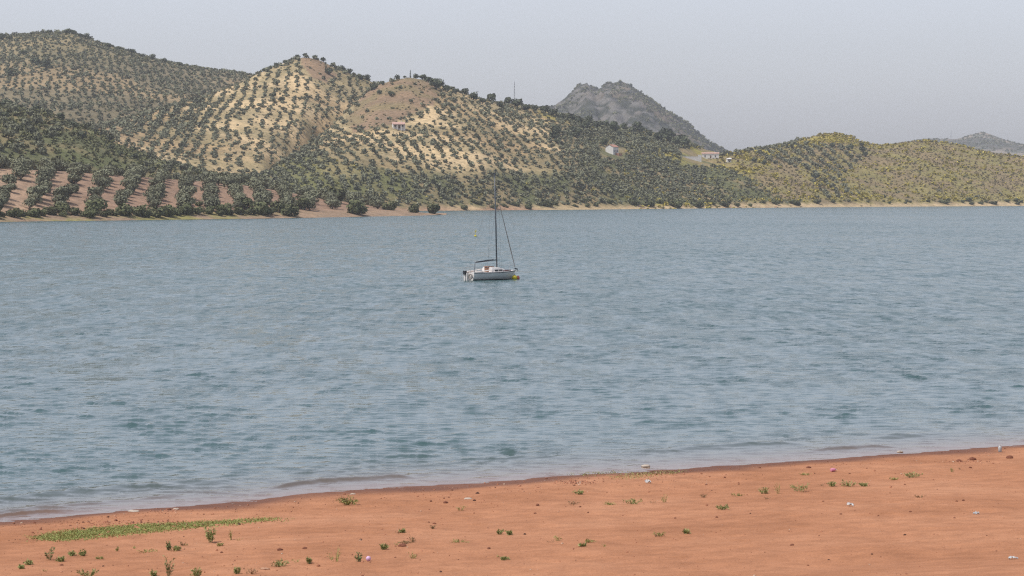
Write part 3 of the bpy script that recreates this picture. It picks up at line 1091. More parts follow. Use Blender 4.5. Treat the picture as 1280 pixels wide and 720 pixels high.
stuff('broom_scrub', 'yellow green flowering broom covering the low hill with the tiny white hut', 'scrub', SHRUB, br, M_BROOM, 33)
stuff('green_scrub', 'dark green low scrub between the olive trees', 'scrub', SHRUB, scb, M_SCRUB, 34)
stuff('dry_scrub', 'brown dry low scrub on the bare hill tops', 'scrub', SHRUB, dry, M_DRY, 35)
print('shrubs', len(br), len(scb), len(dry))

# dark scrub on the far mountains
r = np.random.default_rng(301)
ms = []
for hh, a0, a1, nn, lo, hi in ((rock, 680, 930, 2600, 1.2, 3.4), (far_right, 1100, 1300, 1500, 1.5, 3.2)):
    a = r.uniform(a0, a1, nn); yc = np.interp(a, hh.px, hh.Ycrest)
    yy = yc - r.uniform(-5, 1, nn) ** 1 * 0 - r.random(nn) ** 1.3 * (420 if hh is rock else 620)
    xx = (a - 640) / FPX * yy
    zz, ok = hh.sample(xx, yy)
    dens = fbm(xx / 45, yy / 80, 3, 303)
    keep = ok & (dens > (0.46 - 0.16 * sstep(740, 860, a) if hh is rock else 0.44))
    for x, y, z in zip(xx[keep], yy[keep], zz[keep]):
        ms.append((x, y, z - 0.6, r.uniform(lo, hi)))
stuff('mountain_scrub', 'dark trees and scrub dotted over the distant mountains', 'scrub', SHRUB, ms, M_SCRUB, 36)

# low grey green bushes and saplings between the rows
fill = []
for hh, sp, sd in ((hill_a, 5.2, 241), (hill_b, 4.8, 243), (hill_c, 4.6, 245)):
    X, Y, Z, px, py, q, r = grid(hh, sp, sp, 0.7, 1.6, sd)
    d = sstep(0.36, 0.62, fbm(X / 32, Y / 32, 3, sd + 50))
    if hh is hill_a: p_ = 0.10 + 0.5 * d
    elif hh is hill_b: p_ = np.where(px < 250, 0.6, 0.05 + 0.42 * d) * np.where(poly_mask(px, py, CAP_B), 0.2, 1)
    else: p_ = np.where((py > 205) | (px > 690) | (px < 410), 0.35 + 0.45 * d, 0.05 + 0.36 * d) * np.where(poly_mask(px, py, CAP_C), 0.15, 1) * (Z > 2.5)
    for x, y, z, k, b in zip(X, Y, Z, q, p_):
        if k < b and not in_clear(*PXY(x, y, z)): fill.append((x, y, z - 0.25, 0.8 + 1.2 * r.random() ** 1.6))
# trees standing close along the skylines
for hh, a0, a1 in ((hill_a, -10, 330), (hill_b, 322, 372), (hill_b, 412, 500), (hill_d, 860, 1012)):
    for a in np.arange(a0, a1, 3.4):
        yc = float(np.interp(a, hh.px, hh.Ycrest)) + r.uniform(-14, 6)
        x = (a + r.uniform(-1.5, 1.5) - 640) / FPX * yc
        z = float(hh.sample(x, yc)[0])
        fill.append((x, yc, z - 0.4, 1.2 + 1.5 * r.random() ** 2))
stuff('grey_scrub', 'low grey green bushes filling the gaps between the hillside olive rows', 'scrub', SHRUB, fill, M_OLIVE_S, 37)
print('fill', len(fill))

# bushes and oaks: individuals
BUSH = []
for i in range(6):
    V, F = crown_cards(ro, 420, 0.6, 2.0, 1.5, 1.05, 8)
    BUSH.append((mesh_np('crown', V, F), trunk_mesh(ro, 1.0, 0.16, 1.2)))
    BUSH[-1][0].materials.append(M_BUSH); BUSH[-1][1].materials.append(M_BARK)
OAK = []
for i in range(5):
    V, F = crown_cards(ro, 190, 1.0, 2.6, 2.1, 2.1, 7)
    OAK.append((mesh_np('crown', V, F), trunk_mesh(ro, 2.0, 0.28, 1.5)))
    OAK[-1][0].materials.append(M_OAK); OAK[-1][1].materials.append(M_BARK)


def tree(name, protos, loc, s, label, cat, group, zs=1.0):
    cm, tm = rr.choice(protos)
    e = empty(name, loc, rr.uniform(0, 6.28))
    e.scale = (s, s, s * zs)
    tag(e, label, cat, group)
    link('crown', cm, None, e)
    link('trunk', tm, None, e)
    return e


# (px of the middle, py of the foot, width in px)
SHORE_BUSH = [(-8, 273, 22), (18, 275, 17), (42, 272, 20), (62, 271, 18), (78, 268, 24), (112, 275, 22), (120, 268, 27), (136, 271, 14), (156, 271, 27), (175, 272, 22), (195, 273, 22), (206, 270, 24),
              (231, 271, 26), (249, 259, 11), (261, 259, 7), (278, 270, 22), (306, 262, 24), (327, 270, 26), (322, 250, 12), (350, 267, 24), (362, 271, 22)]
SHORE_BUSH += [(a, float(np.interp(a, [t[0] for t in SPITSHORE], [t[1] for t in SPITSHORE])) - rr.uniform(2.0, 6.0), rr.uniform(9, 17)) for a in np.arange(-12, 372, 13)]
for (a, b, wd) in SHORE_BUSH:
    x, y, z = spit.hit(a, b)
    tree('shore_bush', BUSH, (x, y, z - 0.1), wd / FPX * y / 3.6, 'round olive brown bush on the water edge of the red spit', 'bush', 'bushes along the spit shore', rr.uniform(0.85, 1.05))
BIG_BUSH = [(418, 254, 30), (445, 268, 31), (471, 259, 22), (487, 263, 20), (518, 266, 20), (542, 267, 21), (378, 262, 24), (400, 248, 22)]
for (a, b, wd) in BIG_BUSH:
    x, y, z = spit.hit(a, b)
    tree('shore_tree', BUSH, (x, y, z - 0.1), wd / FPX * y / 4.1, 'large dark green bushy tree on the pale bank at the spit tip', 'tree', 'trees at the spit tip', 1.12)
FAR_BUSH = [(660, 262, 10), (684, 262, 16), (719, 258, 9), (745, 258, 7), (793, 260, 16), (812, 260, 18), (846, 260, 20), (873, 260, 16), (922, 259, 10), (970, 258, 11), (994, 258, 12), (1022, 257, 12), (1042, 257, 8), (1061, 256, 6), (1085, 255, 6),
            (580, 262, 12), (600, 261, 9), (618, 261, 12), (1183, 256, 9), (1203, 256, 7), (1215, 256, 7), (1226, 256, 8), (1243, 256, 9), (1260, 256, 8), (1272, 256, 8), (905, 259, 14), (890, 259, 12), (938, 258, 8), (955, 257, 8), (1105, 255, 5), (1132, 255, 5), (1160, 256, 6)]
FAR_BUSH += [(a, float(np.interp(a, [t[0] for t in FARSHORE], [t[1] for t in FARSHORE])) - rr.uniform(1.5, 6.0), rr.uniform(4, 11)) for a in (rr.uniform(560, 1290) for _ in range(46))]
for (a, b, wd) in FAR_BUSH:
    h = hill_c if a < 835 else hill_d
    x, y, z = h.hit(a, b)
    tree('shore_bush', BUSH, (x, y, z - 0.1), wd / FPX * y / 4.1, 'small grey green bush on the sandy strip of the far shore', 'bush', 'bushes along the far shore', rr.uniform(0.8, 1.0))
# dark oaks along the crests and in the gully right of the brown cap
oaks = [(x, np.interp(x, [548, 600, 650, 690, 740, 800, 850, 880], [108, 126, 135, 143, 156, 166, 180, 190]) + rr.uniform(0, 5), rr.uniform(9, 15)) for x in np.arange(548, 880, 11)]
oaks += [(rr.uniform(690, 860), rr.uniform(158, 185), rr.uniform(9, 15)) for _ in range(22)]
oaks += [(545, 113, 20), (520, 99, 9), (528, 100, 11), (536, 103, 12), (543, 105, 9), (496, 98, 8), (506, 97, 5), (467, 113, 11), (474, 122, 8), (489, 123, 9), (478, 108, 7)]
for (a, b, wd) in oaks:
    if in_clear(a, b): continue
    x, y, z = hill_c.hit(a, b)
    yc = float(np.interp(a, hill_c.px, hill_c.Ycrest))
    lb = ('dark oak on the skyline of the brown capped hill and its long ridge', 'dark oaks on the long ridge line') if y > yc - 45 else ('dark oak in the wooded gully above the white gabled house', 'dark oaks in the wooded gully')
    tree('oak_tree', OAK, (x, y, z - 0.2), wd / FPX * y / 5.2, lb[0], 'oak tree', lb[1], rr.uniform(0.85, 1.1))
for (a, b, wd) in [(412, 96, 13), (381, 72, 8), (372, 74, 8), (393, 74, 8), (356, 80, 7), (346, 85, 8), (338, 87, 6), (330, 91, 7), (341, 125, 10), (352, 128, 9), (404, 78, 8), (428, 88, 9), (438, 93, 9), (449, 99, 10), (460, 103, 10)]:
    x, y, z = hill_b.hit(a, b)
    tree('oak_tree', OAK, (x, y, z - 0.2), wd / FPX * y / 5.2, 'dark round oak near the top of the cream coloured hill', 'oak tree', 'dark oaks on the cream hill', rr.uniform(0.85, 1.05))
for (a, b, wd) in [(3, 50, 12), (12, 50, 9), (62, 42, 8), (84, 43, 11), (92, 44, 9), (101, 48, 9), (108, 50, 10), (135, 60, 11), (147, 64, 8), (165, 68, 9), (178, 72, 8), (190, 75, 10), (205, 79, 9), (225, 83, 8), (45, 83, 16), (58, 85, 16), (14, 96, 14), (30, 70, 9), (167, 161, 13), (145, 164, 11), (172, 156, 9), (156, 161, 10)]:
    x, y, z = hill_a.hit(a, b)
    tree('oak_tree', OAK, (x, y, z - 0.2), wd / FPX * y / 5.2, 'dark oak standing on the highest brown hill', 'oak tree', 'dark oaks on the high hill', rr.uniform(0.8, 1.0))
for (a, b, wd) in [(8, 128, 18), (22, 132, 15), (45, 136, 15), (60, 137, 13), (12, 112, 14), (75, 148, 15), (92, 160, 14), (102, 174, 14), (118, 166, 12), (5, 150, 13), (30, 160, 10), (52, 183, 9), (140, 188, 12), (150, 196, 13), (168, 200, 12)]:
    x, y, z = scrub_hill.hit(a, b)
    tree('oak_tree', OAK, (x, y, z - 0.2), wd / FPX * y / 5.2, 'dark oak in the scrub of the green slope behind the spit', 'oak tree', 'dark oaks on the scrub slope', rr.uniform(0.7, 0.95))
for (a, b, wd) in [(1019, 227, 12), (1079, 191, 11), (1082, 197, 9), (1077, 184, 8), (955, 206, 9), (943, 203, 9), (1062, 190, 11), (1040, 188, 10)]:
    x, y, z = hill_d.hit(a, b)
    tree('oak_tree', OAK, (x, y, z - 0.2), wd / FPX * y / 5.2, 'dark round oak alone in the yellow scrub hill', 'oak tree', 'dark oaks on the yellow hill', 0.95)
for (a, b, wd) in [(745, 113, 5), (775, 106, 5), (788, 110, 5), (884, 180, 6), (891, 184, 6), (872, 168, 5), (862, 160, 5), (845, 148, 5), (830, 138, 5)]:
    x, y, z = rock.hit(a, b)
    tree('pine_tree', OAK, (x, y, z - 0.5), wd / FPX * y / 5.2, 'small dark pine on the ridge of the grey rock mountain', 'pine tree', 'pines on the rock mountain', 1.3)
# cypress on the brown cap
x, y, z = hill_c.hit(513, 96)
e = empty('cypress_tree', (x, y, z - 0.3))
tag(e, 'tall thin dark cypress on top of the brown capped hill', 'cypress')
V, F = crown_cards(ro, 200, 0.7, 1.0, 0.9, 1.0, 3)
t_ = (np.arange(len(V)) // 4) / (len(V) / 4)
V = V * np.array([1, 1, 0.5]); V[:, 2] += t_ * 5.0
V[:, :2] *= (1.0 - 0.75 * t_)[:, None]
link('crown', mesh_np('crown', V, F), M_OAK, e)
MB().tube([(0, 0, -0.5), (0, 0, 1.5)], [0.2, 0.15], 6).build('trunk', M_BARK, e)

# ------------------------------------------------------------------ far houses and masts
M_WHITE = simple('lime_wash', (0.70, 0.68, 0.65), 0.85, 0.06, 0.8)
M_TILE = simple('roof_tiles', (0.42, 0.22, 0.16), 0.85, 0.15, 2.5)
M_PINKTILE = simple('faded_roof', (0.50, 0.32, 0.26), 0.85, 0.12, 2.5)
M_BRICK = simple('brick_wall', (0.42, 0.22, 0.14), 0.9, 0.12, 3)
M_GLASS = simple('dark_glass', (0.03, 0.035, 0.04), 0.2, 0.1, 3, 0.5)
M_WOOD = simple('brown_door', (0.14, 0.08, 0.05), 0.7, 0.2, 4)
M_STEEL = simple('galvanised_steel', (0.30, 0.31, 0.32), 0.5, 0.1, 3, 0.4, 0.3)
M_SAND = simple('terrace_earth', (0.55, 0.40, 0.25), 0.95, 0.12, 0.7)


def house(px, py, h, wpx, depth, ht, roof_h, rz, label, roof, lower=None, porch=False):
    x, y, z = hit_top(px, py)
    W = wpx / FPX * y
    e = empty('house', (x, y, z), rz)
    tag(e, label, 'house')
    z0 = -3.0
    w2, d2 = W / 2, depth / 2
    m = MB()
    m.add([(-w2, -d2, z0), (w2, -d2, z0), (w2, d2, z0), (-w2, d2, z0), (-w2, -d2, ht), (w2, -d2, ht), (w2, d2, ht), (-w2, d2, ht), (-w2, 0, ht + roof_h), (w2, 0, ht + roof_h)],
          [(0, 1, 5, 4), (2, 3, 7, 6), (1, 2, 6, 9, 5), (3, 0, 4, 8, 7), (0, 3, 2, 1), (4, 5, 9, 8), (6, 7, 8, 9)])
    m.build('wall', M_WHITE, e)
    R = MB()
    ov, th = 0.35, 0.16
    for s in (-1, 1):
        y1 = s * (d2 + ov); zl = ht - ov * roof_h / d2
        R.add([(-w2 - .3, y1, zl + .03), (w2 + .3, y1, zl + .03), (w2 + .3, 0, ht + roof_h + .03), (-w2 - .3, 0, ht + roof_h + .03),
               (-w2 - .3, y1, zl + th), (w2 + .3, y1, zl + th), (w2 + .3, 0, ht + roof_h + th), (-w2 - .3, 0, ht + roof_h + th)],
              [(0, 1, 2, 3), (4, 7, 6, 5), (0, 4, 5, 1), (1, 5, 6, 2), (3, 2, 6, 7), (0, 3, 7, 4)])
    ro_ = R.build('roof', roof, e)
    MB().box(w2 * .45, w2 * .45 + .5, -.1, .4, ht + roof_h * .6, ht + roof_h + .7).build('chimney', M_WHITE, ro_)
    for k, fx in enumerate((-0.62, 0.05, 0.6)):
        if k == 1:
            MB().box(fx * w2 - .5, fx * w2 + .5, -d2 - .04, -d2 + .1, 0.0, 2.05).build('door', M_WOOD, e)
        else:
            wn = MB().box(fx * w2 - .5, fx * w2 + .5, -d2 - .03, -d2 + .1, 1.0, 2.1).build('window', M_GLASS, e)
            MB().box(fx * w2 - .65, fx * w2 + .65, -d2 - .12, -d2, .86, .98).build('sill', M_WHITE, wn)
    if lower:
        MB().box(-w2 * .2, w2 + .5, -d2 - 2.6, -d2 - 0.02, z0, 0.1).build('terrace', lower, e)
    if porch:
        MB().box(-w2, w2, -d2 - 2.2, -d2 - .36, ht - .55, ht - .4).build('porch_roof', roof, e)
        for fx in (-.96, -.3, .35, .96):
            MB().box(fx * w2 - .12, fx * w2 + .12, -d2 - 2.1, -d2 - 1.86, -2, ht - .56).build('post', M_WHITE, e)
    return e


house(498, 161, hill_c, 15, 6, 2.7, 1.0, 0.15, 'small white farmhouse with faded pink roof below the brown hill cap', M_PINKTILE, None, True)
house(765, 192, hill_c, 12, 6, 4.2, 1.5, 0.95, 'white gabled house with brick terrace amid the dense trees', M_TILE, M_BRICK)
house(888, 198, hill_d, 21, 7, 3.4, 0.8, -0.1, 'long low house with pinkish tile roof in the saddle', M_PINKTILE)
house(911, 203, hill_d, 5, 3.5, 2.2, 0.5, 0.2, 'tiny white hut in the yellow broom', M_WHITE)
# white boundary wall stepping up to a small gate pier
x, y, z = hit_top(866, 200)
e = empty('garden_wall', (x, y, z), 0.12)
tag(e, 'long bright white garden wall below the pink roofed house', 'wall')
Wd = 22 / FPX * y
MB().box(-Wd * .62, Wd * .30, -.15, .15, -2, 2.3).build('wall_panel', M_WHITE, e)
MB().box(Wd * .30, Wd * .5, -.18, .18, -2, 3.6).build('wall_panel', M_WHITE, e)
MB().box(-Wd * .62, Wd * .30, -.22, .22, 2.3, 2.42).build('coping', M_WHITE, e)


def lattice(px, py_top, py_base, h, label, wide=0.9):
    x, y, z = h.hit(px, py_base)
    H = (py_base - py_top) / FPX * y
    e = empty('lattice_mast', (x, y, z - .5))
    tag(e, label, 'mast')
    for sx in (-1, 1):
        for sy in (-1, 1):
            MB().tube([(sx * wide, sy * wide, 0), (sx * .12, sy * .12, H)], [.10, .07], 5).build('leg', M_STEEL, e)
    k = 8
    m = MB()
    for i in range(k):
        f0, f1 = i / k, (i + 1) / k
        a0, a1 = wide * (1 - f0) + .12 * f0, wide * (1 - f1) + .12 * f1
        for (p, q) in (((-1, -1), (1, -1)), ((1, -1), (1, 1)), ((1, 1), (-1, 1)), ((-1, 1), (-1, -1))):
            m.tube([(p[0] * a0, p[1] * a0, f0 * H), (q[0] * a1, q[1] * a1, f1 * H)], .05, 4)
    m.build('bracing', M_STEEL, e)
    MB().tube([(0, 0, H * .98), (0, 0, H * 1.08)], .06, 5).build('antenna', M_STEEL, e)
    return e


lattice(643, 104, 133, hill_c, 'thin tall antenna mast on the long ridge', 0.35)
lattice(1189, 163, 176, far_right, 'far lattice pylon on the shoulder of the palest distant mountain', 2.6)
x, y, z = hill_c.hit(597, 124)
e = empty('power_pole', (x, y, z - .5))
tag(e, 'short power pole with a crossarm on the wooded ridge near the brown cap', 'pole')
MB().tube([(0, 0, 0), (0, 0, 5.5)], [.16, .1], 6).build('pole', M_STEEL, e)
MB().box(-.9, .9, -.08, .08, 4.8, 5.0).build('crossarm', M_STEEL, e)
for k in (-.8, 0, .8):
    MB().ball((k, 0, 5.12), .13, 8, 6).build('insulator', M_GLASS, e)

# ------------------------------------------------------------------ sailing boat
M_HULL = simple('hull_gelcoat', (0.60, 0.60, 0.59), 0.3, 0.05, 1.5, 0.5)
M_DECK = simple('deck_gelcoat', (0.78, 0.74, 0.70), 0.5, 0.06, 3, 0.4)
M_DARK = simple('dark_trim', (0.035, 0.04, 0.05), 0.5, 0.1, 4)
M_ALU = simple('dark_anodised_spar', (0.10, 0.11, 0.125), 0.45, 0.1, 3, 0.4)
M_RAIL = simple('stainless_rail', (0.55, 0.55, 0.54), 0.3, 0.05, 5, 0.5, 0.7)
M_WIRE = simple('rigging_wire', (0.16, 0.17, 0.18), 0.5, 0.05, 5)
M_SAIL = simple('furled_sail', (0.25, 0.22, 0.20), 0.8, 0.15, 4)
M_MAROON = simple('maroon_window', (0.07, 0.02, 0.02), 0.4, 0.1, 5)
M_BROWN = simple('varnished_boards', (0.27, 0.14, 0.09), 0.5, 0.2, 6)
M_ANTI = simple('dark_bottom_paint', (0.02, 0.03, 0.03), 0.7, 0.1, 4)
M_YEL = simple('yellow_buoy', (0.52, 0.44, 0.03), 0.5, 0.08, 5)
M_RED = simple('faded_red_float', (0.45, 0.12, 0.09), 0.6, 0.1, 5)
M_ROPE = simple('rope', (0.45, 0.42, 0.36), 0.9, 0.1, 9)
BL = 5.95
YAW = math.radians(43)
BY = CAMZ * FPX / (350.2 - HZ)
boat = empty('sailing_boat', ((615.2 - 640) / FPX * BY, BY + 1.2, 0.0), YAW)
boat.rotation_euler = (math.radians(1.0), math.radians(0.8), YAW)
tag(boat, 'white sailing boat with bare dark mast moored on the lake', 'sailing boat')


def half_beam(t):
    return 1.06 * (0.72 + 0.28 * min(1, t / .4)) * (1 - max(0, (t - .45) / .55) ** 2.3) + 0.01


def sheer(t):
    return 0.70 + 0.16 * (t - 0.3) ** 2 + 0.10 * t


def make_hull():
    st = np.linspace(0, 1, 26)
    prof = [(1.0, 1.0), (0.985, 0.80), (0.955, 0.55), (0.90, 0.30), (0.80, 0.10), (0.62, -0.06), (0.35, -0.16), (0.0, -0.22)]   # (beam factor, height fraction)
    V, rows = [], []
    for t in st:
        hb, sh = half_beam(t), sheer(t)
        pts = []
        for (bf, zf) in prof:
            rake = 0.34 * max(0, t - .75) / .25 * zf - 0.10 * (1 - t) ** 6 * zf * 0.6
            x = -BL / 2 + t * (BL - .34) + rake
            flare = bf ** (1 + 1.6 * t)
            pts.append((x, hb * flare, zf * sh if zf > 0 else zf))
        full = [(p[0], -p[1], p[2]) for p in pts] + [(p[0], p[1], p[2]) for p in pts[:-1][::-1]]
        rows.append([len(V) + i for i in range(len(full))])
        V += full
    F, Fb = [], []
    m = len(rows[0])
    for i in range(len(rows) - 1):
        for j in range(m - 1):
            f = (rows[i][j], rows[i][j + 1], rows[i + 1][j + 1], rows[i + 1][j])
            (Fb if 3 < j < m - 5 else F).append(f)
    return V, F, Fb, rows


V, F, Fb, rows = make_hull()
me = bpy.data.meshes.new('hull'); me.from_pydata(V, [], F)
me.update()
for p in me.polygons: p.use_smooth = True
hull = link('hull', me, M_HULL, boat)
me = bpy.data.meshes.new('bottom'); me.from_pydata(V, [], Fb); me.update()
link('bottom', me, M_ANTI, hull)
tr = [V[i] for i in rows[0]]
me = bpy.data.meshes.new('transom'); me.from_pydata(tr, [], [tuple(range(len(tr)))]); me.update()
link('transom', me, M_DECK, boat)
# gunwale: dark rubbing strake with a white toe rail above it
for s in (-1, 1):
    top = [np.array(V[rows[i][0 if s < 0 else -1]]) for i in range(26)]
    MB().tube([p + np.array([0, s * .01, -.035]) for p in top], .024, 6).build('rubbing_strake', M_DARK, hull)
    MB().tube([p + np.array([0, -s * .02, .02]) for p in top], .03, 6).build('toe_rail', M_DECK, boat)


def deck_pt(t, f, dz=0.0):
    hb, sh = half_beam(t), sheer(t)
    rake = 0.34 * max(0, t - .75) / .25 - 0.06 * (1 - t) ** 6
    return (-BL / 2 + t * (BL - .34) + rake, hb * f, sh + dz + 0.03 * (1 - f * f))


# deck with a cockpit well cut out between t = .06 and .40
m = MB()
ts = [0, .06] + list(np.linspace(.06, .40, 8)[1:]) + list(np.linspace(.40, 1, 14)[1:])
fs = [-1, -.62, -.3, 0, .3, .62, 1]
g_ = [[deck_pt(t, f) for f in fs] for t in ts]
for i in range(len(ts) - 1):
    for j in range(6):
        if ts[i] >= .06 - 1e-6 and ts[i + 1] <= .40 + 1e-6 and 1 <= j <= 4: continue
        m.add([g_[i][j], g_[i + 1][j], g_[i + 1][j + 1], g_[i][j + 1]], [(0, 1, 2, 3)])
m.build('deck', M_DECK, boat)
a = deck_pt(.06, 0)[0]; b = deck_pt(.40, 0)[0]
ck = MB()
ck.add([(a, -.55, .34), (b, -.62, .34), (b, .62, .34), (a, .55, .34)], [(0, 1, 2, 3)])
for s in (-1, 1):
    ck.add([(a, s * .55, .34), (b, s * .62, .34), (b, s * .66, .76), (a, s * .53, .74)], [(0, 1, 2, 3)])
ck.add([(a, -.55, .34), (a, .55, .34), (a, .53, .74), (a, -.53, .74)], [(0, 1, 2, 3)])
ck.build('cockpit_well', M_DECK, boat)
for s in (-1, 1):
    MB().box(a + .1, b, s * .42 - .16, s * .42 + .16, .34, .56).build('cockpit_bench', M_DECK, boat)
    MB().tube([(a, s * .60, .80), ((a + b) / 2, s * .68, .86), (b, s * .70, .98)], [.045, .05, .055], 6).build('coaming', M_DECK, boat)
# cabin trunk
cb = MB()
sec = []
for t, wd, hh in ((.40, .70, .47), (.41, .72, .50), (.52, .74, .48), (.62, .68, .42), (.70, .58, .32), (.76, .46, .20), (.80, .34, .05)):
    x, _, z = deck_pt(t, 0); z -= .05
    sec.append([(x, -wd, z), (x, -wd * .93, z + hh * .55), (x, -wd * .80, z + hh * .92), (x, -wd * .4, z + hh), (x, 0, z + hh * 1.03),
                (x, wd * .4, z + hh), (x, wd * .80, z + hh * .92), (x, wd * .93, z + hh * .55), (x, wd, z)])
VV = [p for s_ in sec for p in s_]
FF = [(i * 9 + j, i * 9 + j + 1, (i + 1) * 9 + j + 1, (i + 1) * 9 + j) for i in range(6) for j in range(8)]
FF.append(tuple(range(9))); FF.append(tuple(54 + k for k in range(8, -1, -1)))
cb.add(VV, FF)
cabin = cb.build('cabin', M_DECK, boat)
x0 = sec[0][0][0]; zb = sec[0][0][2]
MB().box(x0 - .03, x0 - .004, -.30, .30, zb + .02, zb + .46).build('companionway_boards', M_BROWN, cabin)
MB().box(x0 - .10, x0 + .62, -.33, .33, zb + .50, zb + .56).build('sliding_hatch', M_BROWN, cabin)
for s in (-1, 1):
    for (t0, t1) in ((.47, .55), (.57, .64)):
        p0, p1 = deck_pt(t0, 0), deck_pt(t1, 0)
        MB().box(p0[0], p1[0], s * .715 - .03, s * .715 + .03, p0[2] + .06, p0[2] + .20).build('cabin_window', M_DARK, cabin)
    p0, p1 = deck_pt(.68, 0), deck_pt(.86, 0)
    MB().tube([(p0[0], s * .60, p0[2] + .02), ((p0[0] + p1[0]) / 2, s * .52, p0[2] + .07), (p1[0], s * .36, p1[2] + .04)], [.06, .09, .05], 7).build('rolled_cover', M_MAROON, boat)
xh = deck_pt(.84, 0)
MB().box(xh[0] - .22, xh[0] + .22, -.2, .2, xh[2] - .02, xh[2] + .06).build('fore_hatch', M_MAROON, boat)
# mast, boom, rigging
mt = deck_pt(.63, 0)
MH, rake = 9.25, math.radians(3.6)
mb_ = np.array((mt[0], 0, mt[2] + .32))
mtop = mb_ + np.array((-math.sin(rake), 0, math.cos(rake))) * (MH - .32)
along = lambda f: mb_ + (mtop - mb_) * f
mast = MB().tube([mb_ - np.array((0, 0, .15)), along(.5), mtop], [.068, .066, .05], 8).build('mast', M_ALU, boat, True)
MB().box(mtop[0] - .22, mtop[0] + .1, -.03, .03, mtop[2], mtop[2] + .05).build('masthead_fitting', M_ALU, mast)
MB().tube([mtop, mtop + np.array((0, 0, .35))], .012, 5).build('wind_vane', M_WIRE, mast)
spz = along(.60)
for s in (-1, 1):
    MB().tube([spz, spz + np.array((-.12, s * .62, .04))], .025, 6).build('spreader', M_ALU, mast)
bo = along(.085)
bend = np.array((mt[0] - 2.78, 0.05, bo[2] - .26))
boom = MB().tube([bo, bend], [.05, .045], 8).build('boom', M_ALU, boat, True)
MB().tube([(bend[0] + .02, .05, bend[2]), (bend[0] - .02, 0.05, .72)], .028, 6).build('mainsheet', M_ALU, boom)
MB().tube([bo + (bend - bo) * .15 + np.array((0, 0, .05)), bo + (bend - bo) * .5 + np.array((0, 0, .055)), bo + (bend - bo) * .95 + np.array((0, 0, .05))], [.05, .06, .03], 6).build('sail_cover', M_DARK, boom)
bowp = np.array(deck_pt(1.0, 0, .08))
fs0 = along(.87)
MB().tube([fs0, bowp], .010, 5).build('forestay', M_WIRE, boat)
f_ = lambda q: fs0 + (bowp - fs0) * q
MB().tube([f_(.24), f_(.5), f_(.8), f_(.97)], [.022, .038, .042, .03], 7).build('furled_jib', M_SAIL, boat)
stern = np.array(deck_pt(0.0, 0, .05))
MB().tube([mtop, stern], .008, 4).build('backstay', M_WIRE, boat)
for s in (-1, 1):
    ch = np.array(deck_pt(.58, s * .95, .02)); tip = spz + np.array((-.12, s * .62, .04))
    MB().tube([along(.88), tip, ch], .008, 4).build('shroud', M_WIRE, boat)
    MB().tube([spz, np.array(deck_pt(.55, s * .95, .02))], .008, 4).build('lower_shroud', M_WIRE, boat)
# bow pulpit, stern rail, stanchions, lifelines
pul = MB()
pl = [deck_pt(.80, -.92, .50), deck_pt(.92, -.95, .55), (bowp[0] + .05, 0, bowp[2] + .52), deck_pt(.92, .95, .55), deck_pt(.80, .92, .50)]
pul.tube(pl, .016, 6)
for t, s in ((.80, -.92), (.80, .92), (.93, -.9), (.93, .9)):
    p = deck_pt(t, s); pul.tube([p, (p[0], p[1] * .98, p[2] + (.50 if t < .9 else .55))], .015, 6)
pul.build('bow_pulpit', M_RAIL, boat)
ph = MB()
ph.tube([deck_pt(.14, -.95, .45), deck_pt(.005, -.9, .45), deck_pt(.0, -.35, .45)], .016, 6)
ph.tube([deck_pt(.14, .95, .45), deck_pt(.005, .9, .45), deck_pt(.0, .35, .45)], .016, 6)
for t, s in ((.14, -.95), (.005, -.9), (.0, -.35), (.14, .95), (.005, .9), (.0, .35)):
    p = deck_pt(t, s); ph.tube([p, (p[0], p[1], p[2] + .45)], .015, 6)
ph.build('stern_rail', M_RAIL, boat)
for s in (-1, 1):
    for t in (.32, .50, .66):
        p = deck_pt(t, s * .95); MB().tube([p, (p[0], p[1], p[2] + .48)], .012, 5).build('stanchion', M_RAIL, boat)
    MB().tube([deck_pt(t, s * .95, .46) for t in (.14, .32, .50, .66, .80)], .006, 4).build('lifeline', M_WIRE, boat)
# anchor roller and anchor at the stem
an = MB().box(bowp[0] - .1, bowp[0] + .22, -.05, .05, bowp[2] - .02, bowp[2] + .07)
an.tube([(bowp[0] - .1, 0, bowp[2] + .1), (bowp[0] + .26, 0, bowp[2] + .02), (bowp[0] + .32, 0, bowp[2] - .22)], [.025, .03, .02], 6)
an.build('bow_anchor', M_DARK, boat)
# outboard motor, rudder, boarding ladder, lifering on the transom
xt = -BL / 2 - .12
ob = empty('outboard_mount', (0, 0, 0)); bpy.data.objects.remove(ob)
o1 = MB().box(xt - .34, xt - .08, .10, .36, .52, .86).build('outboard_motor', M_DARK, boat)
MB().box(xt - .27, xt - .13, .17, .29, -.35, .52).build('outboard_leg', M_DECK, o1)
MB().box(xt - .08, xt + .05, .12, .34, .30, .60).build('outboard_bracket', M_RAIL, o1)
MB().box(xt - .20, xt - .02, -.03, .03, -.4, .66).build('rudder', M_DECK, boat)
MB().tube([(xt - .08, 0, .70), (xt + .75, .05, .84)], .022, 6).build('tiller', M_BROWN, boat)
ld = MB()
for yy in (.52, .80):
    ld.tube([(xt + .02, yy, .72), (xt - .10, yy, .60), (xt - .10, yy, -.25)], .020, 6)
for zz in (.05, .28, .50):
    ld.tube([(xt - .10, .52, zz), (xt - .10, .80, zz)], .018, 6)
ld.build('boarding_ladder', M_RAIL, boat)
rg = MB()
pts = [(xt + .02 - .06, -.40 + .22 * math.cos(k * math.pi / 10), .34 + .22 * math.sin(k * math.pi / 10)) for k in range(21)]
rg.tube(pts, .05, 7)
rg.build('lifebuoy_ring', M_SAIL, boat)

